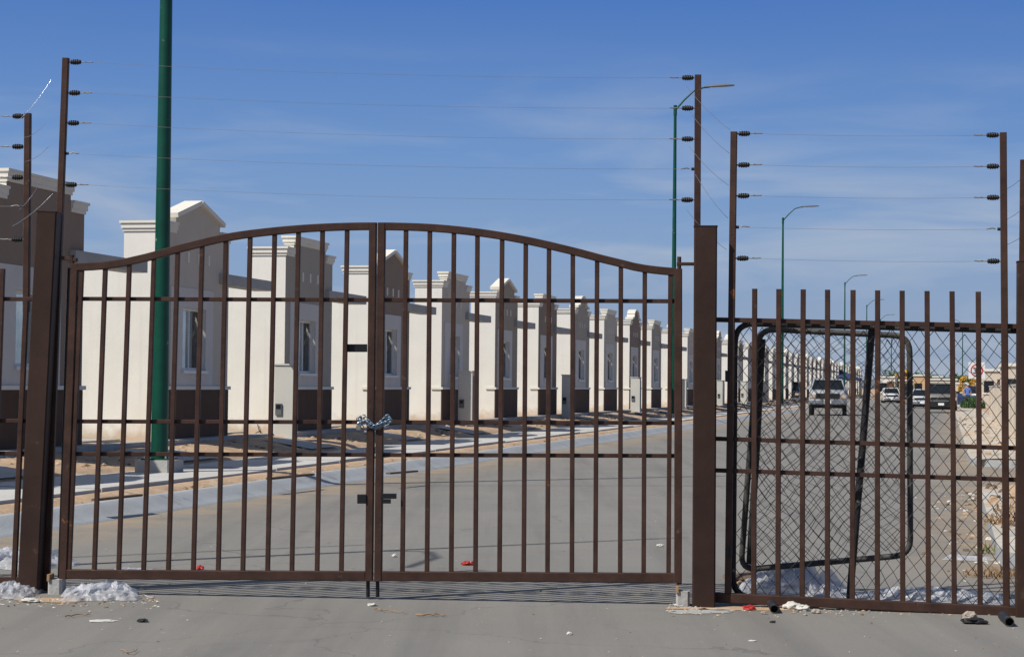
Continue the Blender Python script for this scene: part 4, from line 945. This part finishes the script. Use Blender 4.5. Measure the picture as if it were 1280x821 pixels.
# person
def person(px, py):
    v = gpt(px, py, 0.1); o = empty('person', (v.x, v.y, 0.1), -TH, 'person in a blue shirt and white cap standing by the hedge', 'person')
    J = [(0,0,0.95),(0,0,1.15),(0,0,1.40),(0,-0.01,1.50),(0,-0.02,1.60),(0,-0.02,1.72),(0.19,0,1.40),(0.25,0,1.12),(0.24,-0.08,0.88),(-0.19,0,1.40),(-0.26,0,1.12),(-0.24,-0.1,0.9),(0.10,0,0.90),(0.11,-0.03,0.50),(0.11,0,0.08),(0.11,-0.13,0.03),(-0.10,0,0.90),(-0.11,0.04,0.50),(-0.12,0.1,0.08),(-0.12,-0.02,0.03)]
    E = [(0,1),(1,2),(2,3),(3,4),(4,5),(2,6),(6,7),(7,8),(2,9),(9,10),(10,11),(0,12),(12,13),(13,14),(14,15),(0,16),(16,17),(17,18),(18,19)]
    rad = [0.14,0.13,0.15,0.06,0.095,0.08,0.065,0.045,0.035,0.065,0.045,0.035,0.09,0.06,0.045,0.04,0.09,0.06,0.045,0.04]
    me = bpy.data.meshes.new('body'); me.from_pydata(J, E, []); b = bpy.data.objects.new('body', me); COL.objects.link(b)
    s = b.modifiers.new('skin', 'SKIN'); 
    for i, r_ in enumerate(rad): me.skin_vertices[0].data[i].radius = (r_, r_*0.8)
    me.skin_vertices[0].data[0].use_root = True
    sb = b.modifiers.new('sub', 'SUBSURF'); sb.levels = 2; sb.render_levels = 2
    dg = bpy.context.evaluated_depsgraph_get(); nm = bpy.data.meshes.new_from_object(b.evaluated_get(dg)); b.modifiers.clear(); b.data = nm; bpy.data.meshes.remove(me)
    for q in (skin, bluecloth, jeans): nm.materials.append(q)
    for p in nm.polygons:
        z = p.center.z; p.material_index = 0 if (z > 1.48 or (abs(p.center.x) > 0.2 and z < 1.15)) else (1 if z > 0.92 else 2); p.use_smooth = True
    b.parent = o
    m = MB(); m.lathe((0,-0.02,1.66), (0,0,1), [(0,0.105),(0.05,0.108),(0.1,0.085),(0.13,0.03)], whitecloth, 14); m.box((-0.07,-0.2,1.665),(0.07,-0.1,1.68), whitecloth); m.build('cap', o)
person(1209.5, 508.5)

# ------------------------------------------------------------------ litter and plastic
def film_sheet(px0, py0, px1, py1, depth, h, seed, label, nx=90, ny=40, lean=0.0, name='plastic_film'):
    a, b = gpt(px0, py0), gpt(px1, py1); e = (b-a); W = e.length; e.normalize(); nn = Vector((-e.y, e.x, 0)); m = MB(); vs = []
    for j_ in range(ny+1):
        for i in range(nx+1):
            u, v = i/nx, j_/ny
            prof = math.sin(math.pi*min(1, max(0, u)))**0.45 * math.sin(math.pi*v)**0.6
            q = Vector((u*W*2.2, v*depth*5 + 0.8*math.sin(u*W*2+seed), seed))
            r1 = 1 - abs(mnoise.noise(q*1.0))*2; r2 = 1 - abs(mnoise.noise(q*2.6 + Vector((9,2,1))))*2; r3 = 1-abs(mnoise.noise(q*6.5))*2
            r4 = 1-abs(mnoise.noise(q*15))*2
            dv, _pv = mnoise.voronoi(q*1.5 + Vector((0.35*r2, 0.35*r3, 0)), distance_metric='DISTANCE'); dw, _pw = mnoise.voronoi(q*4.2 + Vector((0.2*r3, 0, 5)), distance_metric='DISTANCE')
            z = 0.006 + h*prof*(0.25 + 0.30*max(0, r1) + 0.95*min(0.55, dv[1]-dv[0]) + 0.34*min(0.5, dw[1]-dw[0]) + 0.05*r3)
            edge = 0.05*mnoise.noise(Vector((u*9, v*3, seed+4)))
            p = a + e*(u*W + 0.04*mnoise.noise(q*2)) + nn*(v*depth*(1+2*edge) + edge + 0.03*mnoise.noise(q*3)); p.z = max(z, 0.006); vs.append(p)
    n = nx+1; m.add(vs, [(j_*n+i, j_*n+i+1, (j_+1)*n+i+1, (j_+1)*n+i) for j_ in range(ny) for i in range(nx)], film, False)
    o = m.build(name); origin_at(o, a); tag(o, label, 'plastic film', 'crumpled clear plastic film blown against the fence'); return o
film_sheet(78, 752, 172, 751, 0.6, 0.10, 3, 'crumpled clear plastic film under the left gate leaf by its hinge', 120, 50)
film_sheet(-40, 748, 32, 749, 0.6, 0.08, 5, 'clear plastic film under the left fence at the picture edge')
film_sheet(-80, 706, 28, 714, 0.7, 0.15, 6, 'heap of clear plastic film behind the left fence')
film_sheet(108, 722, 165, 724, 0.6, 0.05, 8, 'flat clear plastic film just behind the left gate leaf')
film_sheet(918, 750, 1060, 754, 0.6, 0.23, 11, 'tall heap of bluish plastic film behind the spiked fence', 140, 60)
film_sheet(1050, 755, 1275, 762, 0.5, 0.115, 14, 'long low roll of plastic film behind the right part of the spiked fence', 210, 50)
film_sheet(1180, 700, 1240, 702, 0.25, 0.05, 17, 'small scrap of plastic film on the asphalt behind the spiked fence', 30, 14)
def scrap(px, py, w, h, m_, seed, name, label, cat, grp='litter on the ground'):
    rnd = random.Random(seed); a = gpt(px, py); bm = bmesh.new(); bmesh.ops.create_icosphere(bm, subdivisions=3, radius=1)
    for v in bm.verts:
        k_ = 1 + 0.45*mnoise.noise(v.co*1.6 + Vector((seed,0,0))) + 0.2*mnoise.noise(v.co*4 + Vector((0,seed,0)))
        v.co = Vector((v.co.x*w/2*k_, v.co.y*w*0.4*k_, v.co.z*h/2*k_ + h*0.42))
    me = bpy.data.meshes.new(name); bm.to_mesh(me); bm.free(); me.materials.append(m_)
    o = bpy.data.objects.new(name, me); COL.objects.link(o); o.location = (a.x, a.y, 0); o.rotation_euler.z = rnd.random()*0.8-0.4
    tag(o, label, cat, grp); return o
scrap(250, 712, 0.06, 0.04, redm, 1, 'drink_can', 'small red and white can seen just above the bottom rail of the left leaf', 'can')
scrap(586, 706, 0.11, 0.04, redm, 2, 'red_wrapper', 'red wrapper on the asphalt behind the right gate leaf', 'wrapper')
scrap(936, 762, 0.09, 0.035, redm, 3, 'red_wrapper', 'red and yellow wrapper under the left end of the spiked fence', 'wrapper')
scrap(990, 761, 0.11, 0.05, paper, 4, 'crumpled_paper', 'crumpled white paper under the spiked fence beside the pipe stub', 'paper')
scrap(1004, 763, 0.09, 0.045, paper, 14, 'crumpled_paper', 'second piece of crumpled white paper, right of the pipe stub', 'paper')
scrap(1020, 766, 0.06, 0.03, stone, 5, 'stone', 'brown stone right of the crumpled white paper', 'stone')
scrap(1212, 775, 0.1, 0.06, stone, 6, 'stone', 'pale stone under the right end of the spiked fence', 'stone')
scrap(1218, 779, 0.14, 0.04, signb, 7, 'black_scrap', 'flat black scrap beside the pale stone under the fence', 'scrap')
scrap(178, 777, 0.07, 0.022, signb, 8, 'black_scrap', 'pointed black scrap on the concrete in front of the left leaf', 'scrap')
scrap(712, 793, 0.035, 0.02, paper, 9, 'white_scrap', 'tiny white scrap on the ground in front of the right leaf', 'scrap')
scrap(825, 683, 0.06, 0.03, paper, 10, 'white_scrap', 'white scrap on the asphalt behind the right end of the right leaf', 'scrap')
scrap(493, 696, 0.04, 0.03, paper, 11, 'white_scrap', 'white pebble-like scrap just right of the centre stiles', 'scrap')
scrap(128, 776, 0.16, 0.008, paper, 12, 'paper_sheet', 'flat pale paper on the concrete left of the black scrap', 'paper')
scrap(850, 757, 0.09, 0.02, paper, 13, 'mortar_lump', 'white mortar crumbs at the foot of the thick post', 'mortar')
scrap(925, 737, 0.08, 0.07, twigm, 15, 'fruit_peel', 'orange-brown scrap behind the left end of the spiked fence', 'scrap')
scrap(38, 752, 0.12, 0.03, paper, 16, 'mortar_lump', 'white mortar crumbs at the foot of the leaning left post', 'mortar')
scrap(950, 731, 0.55, 0.10, wood, 21, 'burnt_rag', 'dark dirty rag heaped behind the left end of the spiked fence', 'rag')
scrap(955, 767, 0.045, 0.02, stone, 17, 'stone', 'small stone on the concrete below the red wrapper', 'stone')
scrap(966, 778, 0.035, 0.015, signb, 18, 'black_scrap', 'tiny dark chip in front of the spiked fence', 'scrap')
scrap(940, 801, 0.045, 0.008, paper, 19, 'white_scrap', 'flat white fleck on the concrete near the bottom edge right of the thick post', 'scrap')
scrap(465, 757, 0.06, 0.02, paper, 20, 'white_scrap', 'white crumb in front of the drop bolts', 'scrap')
def twig(pts, r, label, m_=twigm, name='twig', cat='twig', z=0.012, grp='twigs on the concrete'):
    m = MB(); q = [gpt(x, y, z) for x, y in pts]; q = [a_.lerp(b_, f_/3) + Vector((0, 0.02*math.sin(i_*5+f_*2.3+a_.x*9), 0.004*math.sin(f_*1.7+i_))) for i_, (a_, b_) in enumerate(zip(q, q[1:])) for f_ in range(3)] + [q[-1]]
    m.tube(q, r*0.6, m_, 6, r2=r*0.25)
    for i_ in range(2, len(q)-1, 3):
        m.tube([q[i_], q[i_] + (q[i_+1]-q[i_])*0.8 + Vector((0, (0.03 if i_ % 2 else -0.03), 0.01))], r*0.3, m_, 5, r2=r*0.15)
    o = m.build(name); origin_at(o, q[0]); tag(o, label, cat, grp)
twig([(468,760),(480,762),(492,763),(508,765)], 0.006, 'dry twig lying just in front of the centre stiles')
twig([(520,768),(534,768),(546,767),(558,768)], 0.009, 'dry twig right of the centre, in front of the right leaf')
twig([(80,770),(95,768),(113,767)], 0.008, 'dark twig in front of the left hinge')
twig([(170,745),(180,744),(192,746)], 0.006, 'pale stick at the edge of the left plastic film', paper)
twig([(28,748),(36,742),(46,731)], 0.008, 'pale stick propped against the foot of the leaning left post', paper)
twig([(150,812),(165,815),(172,811)], 0.005, 'short straw near the bottom left of the picture')
def pipe_stub(px, py, px2, py2, r, label):
    a, b = gpt(px, py, r), gpt(px2, py2, r); m = MB()
    d = (b-a).normalized(); m.lathe_v(a, d, [(0.06,r*0.8),(0.0,r*0.82),(0,r),((b-a).length,r),((b-a).length,r*0.78)], blackpipe, 14); m.smooth = [False]*len(m.smooth)
    # dark bore
    m.lathe_v(a + d*0.05, d, [(0,r*0.78),(0.0015,r*0.78)], signb, 14)
    o = m.build('pipe_stub'); origin_at(o, a); tag(o, label, 'pipe', 'black pipe ends under the spiked fence')
pipe_stub(968, 761, 963, 752, 0.028, 'black pipe end poking out under the left part of the spiked fence')
pipe_stub(1262, 777, 1253, 769, 0.029, 'black pipe end poking out under the right end of the spiked fence')
def board(p0, p1, z, w, th, label):
    a, b = gpt(*p0, z), gpt(*p1, z); m = MB(); m.bar(a, b, th, w, wood, side=(0,0,1)); o = m.build('timber_board'); origin_at(o, a); tag(o, label, 'board', 'old boards on the sandy verge')
board((336,598), (390,592.5), 0.21, 0.08, 0.03, 'old dark board on the verge in front of the nearest meter cabinet')
board((118,624.5), (175,618.5), 0.21, 0.07, 0.025, 'old dark board on the verge left of the nearest lamp')
board((485,591.5), (520,588.5), 0.21, 0.07, 0.025, 'old dark board on the verge right of the centre stiles')
board((1150,595.5), (1243,598), 0.012, 0.04, 0.018, 'thin dark plank across the side street mouth')
# pebbles and grit on concrete and yards: uncountable
m = MB(); rnd = random.Random(11)
def pebble(c, s, mt):
    vs = [c + Vector((s*(1+rnd.random()*0.5),0,0)), c + Vector((0,s*(0.7+rnd.random()*0.5),0)), c - Vector((s*(1+rnd.random()*0.5),0,0)), c - Vector((0,s*(0.7+rnd.random()*0.5),0)), c + Vector((0,0,s*(0.5+rnd.random()*0.4)))]
    m.add(vs, [(0,1,4),(1,2,4),(2,3,4),(3,0,4)], mt)
for _ in range(420):
    x, y = rnd.uniform(-30, 1310), rnd.uniform(620, 840); p = gpt(x, y); p.z = 0.002
    if (row(LK0, 0) - p).dot(Vector((CT, -ST, 0))) > 0: continue
    pebble(p, rnd.choice([0.003,0.004,0.005,0.008]), rnd.choice([stone, concr, wood, stone, twigm, wood]))
for _ in range(260):
    x, y = rnd.uniform(835, 1290), rnd.gauss(762, 4); p = gpt(x, y); p.z = 0.002; pebble(p, rnd.choice([0.005,0.008,0.012]), rnd.choice([stone, concr, wood, stone, sand]))
for _ in range(160):
    x, y = rnd.uniform(0, 200), rnd.gauss(752, 4); p = gpt(x, y); p.z = 0.002; pebble(p, rnd.choice([0.006,0.01]), rnd.choice([stone, paper, wood, sand]))
o_ = m.build('grit', None, fix=False); o_['kind'] = 'stuff'; tag(o_, 'grit and pebbles scattered over the ground by the gate', 'grit')
m = MB()
for _ in range(1500):
    p = row(rnd.uniform(11.0, 12.3), rnd.uniform(14, 90)); p.z = 0.27 + ( -(p.x*CT - p.y*ST) - 10.9)*0.14; pebble(p, rnd.choice([0.02,0.03,0.045]), rnd.choice([stone, sand, wood]))
for _ in range(300):
    p = row(rnd.uniform(8.95, 9.25), rnd.uniform(14, 60)); p.z = 0.16; pebble(p, rnd.choice([0.015,0.03]), rnd.choice([stone, sand, wood]))
o_ = m.build('yard_rubble', None, fix=False); o_['kind'] = 'stuff'; tag(o_, 'small stones scattered over the sandy front yards', 'rubble')
# sand and mortar skirts at the posts
m = MB()
for (x, y, w, h, mt) in [(930, 760, 95, 3.2, sand), (875, 764, 40, 3.5, concr), (60, 750, 50, 3, sand)]:
    pp = []
    for q in range(26):
        an = 2*math.pi*q/26; rr = 0.7 + 0.5*rnd.random(); v = gpt(x + w*rr*math.cos(an), y + h*rr*math.sin(an)); pp.append((v.x, v.y, 0.003))
    m.add(pp, [tuple(range(26))], mt)
struct(m.build('sand_patch'))

# ------------------------------------------------------------------ light
EL_, AZ_ = 47.0, 34.0           # sun: left and a little behind the camera
sdir = Vector((-math.cos(R(AZ_))*math.cos(R(EL_)), -math.sin(R(AZ_))*math.cos(R(EL_)), math.sin(R(EL_))))
sl = bpy.data.lights.new('sun', 'SUN'); sl.energy = 4.9; sl.angle = R(0.53); sl.color = (1.0, 0.955, 0.88)
so = bpy.data.objects.new('sun', sl); COL.objects.link(so); so.rotation_euler = (-sdir).to_track_quat('-Z', 'Y').to_euler(); so.location = (0,0,50)
w = bpy.data.worlds.new('World'); scene.world = w; w.use_nodes = True; nt = w.node_tree; N = nt.nodes; L = nt.links
bg = N['Background']; bg.inputs['Strength'].default_value = 0.10
sk = N.new('ShaderNodeTexSky'); sk.sky_type = 'NISHITA'; sk.sun_disc = False; sk.sun_elevation = R(EL_); sk.sun_rotation = math.atan2(sdir.x, sdir.y)
sk.altitude = 1100; sk.air_density = 1.0; sk.dust_density = 2.5; sk.ozone_density = 1.0
SKYS = bg.inputs['Strength'].default_value
tc = N.new('ShaderNodeTexCoord'); sz = N.new('ShaderNodeSeparateXYZ'); L.new(tc.outputs['Generated'], sz.inputs[0])
# clear desert air: pale at the horizon, quickly deepening to blue; joins the physical sky overhead
rp_ = N.new('ShaderNodeValToRGB'); cr_ = rp_.color_ramp
zs_ = N.new('ShaderNodeMapRange'); zs_.inputs[2].default_value = 0.5; L.new(sz.outputs[2], zs_.inputs[0]); L.new(zs_.outputs[0], rp_.inputs[0])
stops = [(0.0, (.31,.37,.48)), (0.03, (.28,.37,.52)), (0.07, (.235,.36,.575)), (0.115, (.16,.30,.58)), (0.20, (.066,.178,.50)), (0.35, (.045,.13,.40))]
while len(cr_.elements) < len(stops): cr_.elements.new(0.5)
for e, (p, c) in zip(cr_.elements, stops): e.position = p*2; e.color = (*c, 1)
sc_ = N.new('ShaderNodeVectorMath'); sc_.operation = 'SCALE'; L.new(rp_.outputs[0], sc_.inputs[0]); sc_.inputs['Scale'].default_value = 1/SKYS
up_ = N.new('ShaderNodeMapRange'); up_.interpolation_type = 'SMOOTHSTEP'; up_.inputs[1].default_value = 0.26; up_.inputs[2].default_value = 0.55; L.new(sz.outputs[2], up_.inputs[0])
m1 = N.new('ShaderNodeMix'); m1.data_type = 'RGBA'; L.new(up_.outputs[0], m1.inputs[0]); L.new(sc_.outputs[0], m1.inputs[6]); L.new(sk.outputs[0], m1.inputs[7])
# thin high cloud
mp = N.new('ShaderNodeMapping'); mp.inputs['Scale'].default_value = (2.4, 2.4, 15); mp.inputs['Rotation'].default_value = (0.05, 0.12, 0.3); L.new(tc.outputs['Generated'], mp.inputs['Vector'])
n1 = N.new('ShaderNodeTexNoise'); n1.inputs['Scale'].default_value = 2.6; n1.inputs['Detail'].default_value = 8; n1.inputs['Roughness'].default_value = 0.52; n1.inputs['Distortion'].default_value = 0.5; L.new(mp.outputs[0], n1.inputs['Vector'])
r1 = N.new('ShaderNodeMapRange'); r1.inputs[1].default_value = 0.46; r1.inputs[2].default_value = 0.70; L.new(n1.outputs['Fac'], r1.inputs[0])
lo = N.new('ShaderNodeMapRange'); lo.inputs[1].default_value = 0.17; lo.inputs[2].default_value = 0.06; lo.inputs[3].default_value = 0.02; lo.inputs[4].default_value = 0.66; L.new(sz.outputs[2], lo.inputs[0])
ml = N.new('ShaderNodeMath'); ml.operation = 'MULTIPLY'; L.new(r1.outputs[0], ml.inputs[0]); L.new(lo.outputs[0], ml.inputs[1])
mx = N.new('ShaderNodeMix'); mx.data_type = 'RGBA'; L.new(ml.outputs[0], mx.inputs[0]); L.new(m1.outputs[2], mx.inputs[6]); mx.inputs[7].default_value = (.50/SKYS, .545/SKYS, .61/SKYS, 1)
L.new(mx.outputs[2], bg.inputs['Color'])
scene.view_settings.view_transform = 'Standard'; scene.view_settings.look = 'None'; scene.view_settings.exposure = 0.0; scene.view_settings.gamma = 1.0
scene.render.engine = 'CYCLES'
for o in bpy.data.objects:
    if '_wp' in o: del o['_wp']
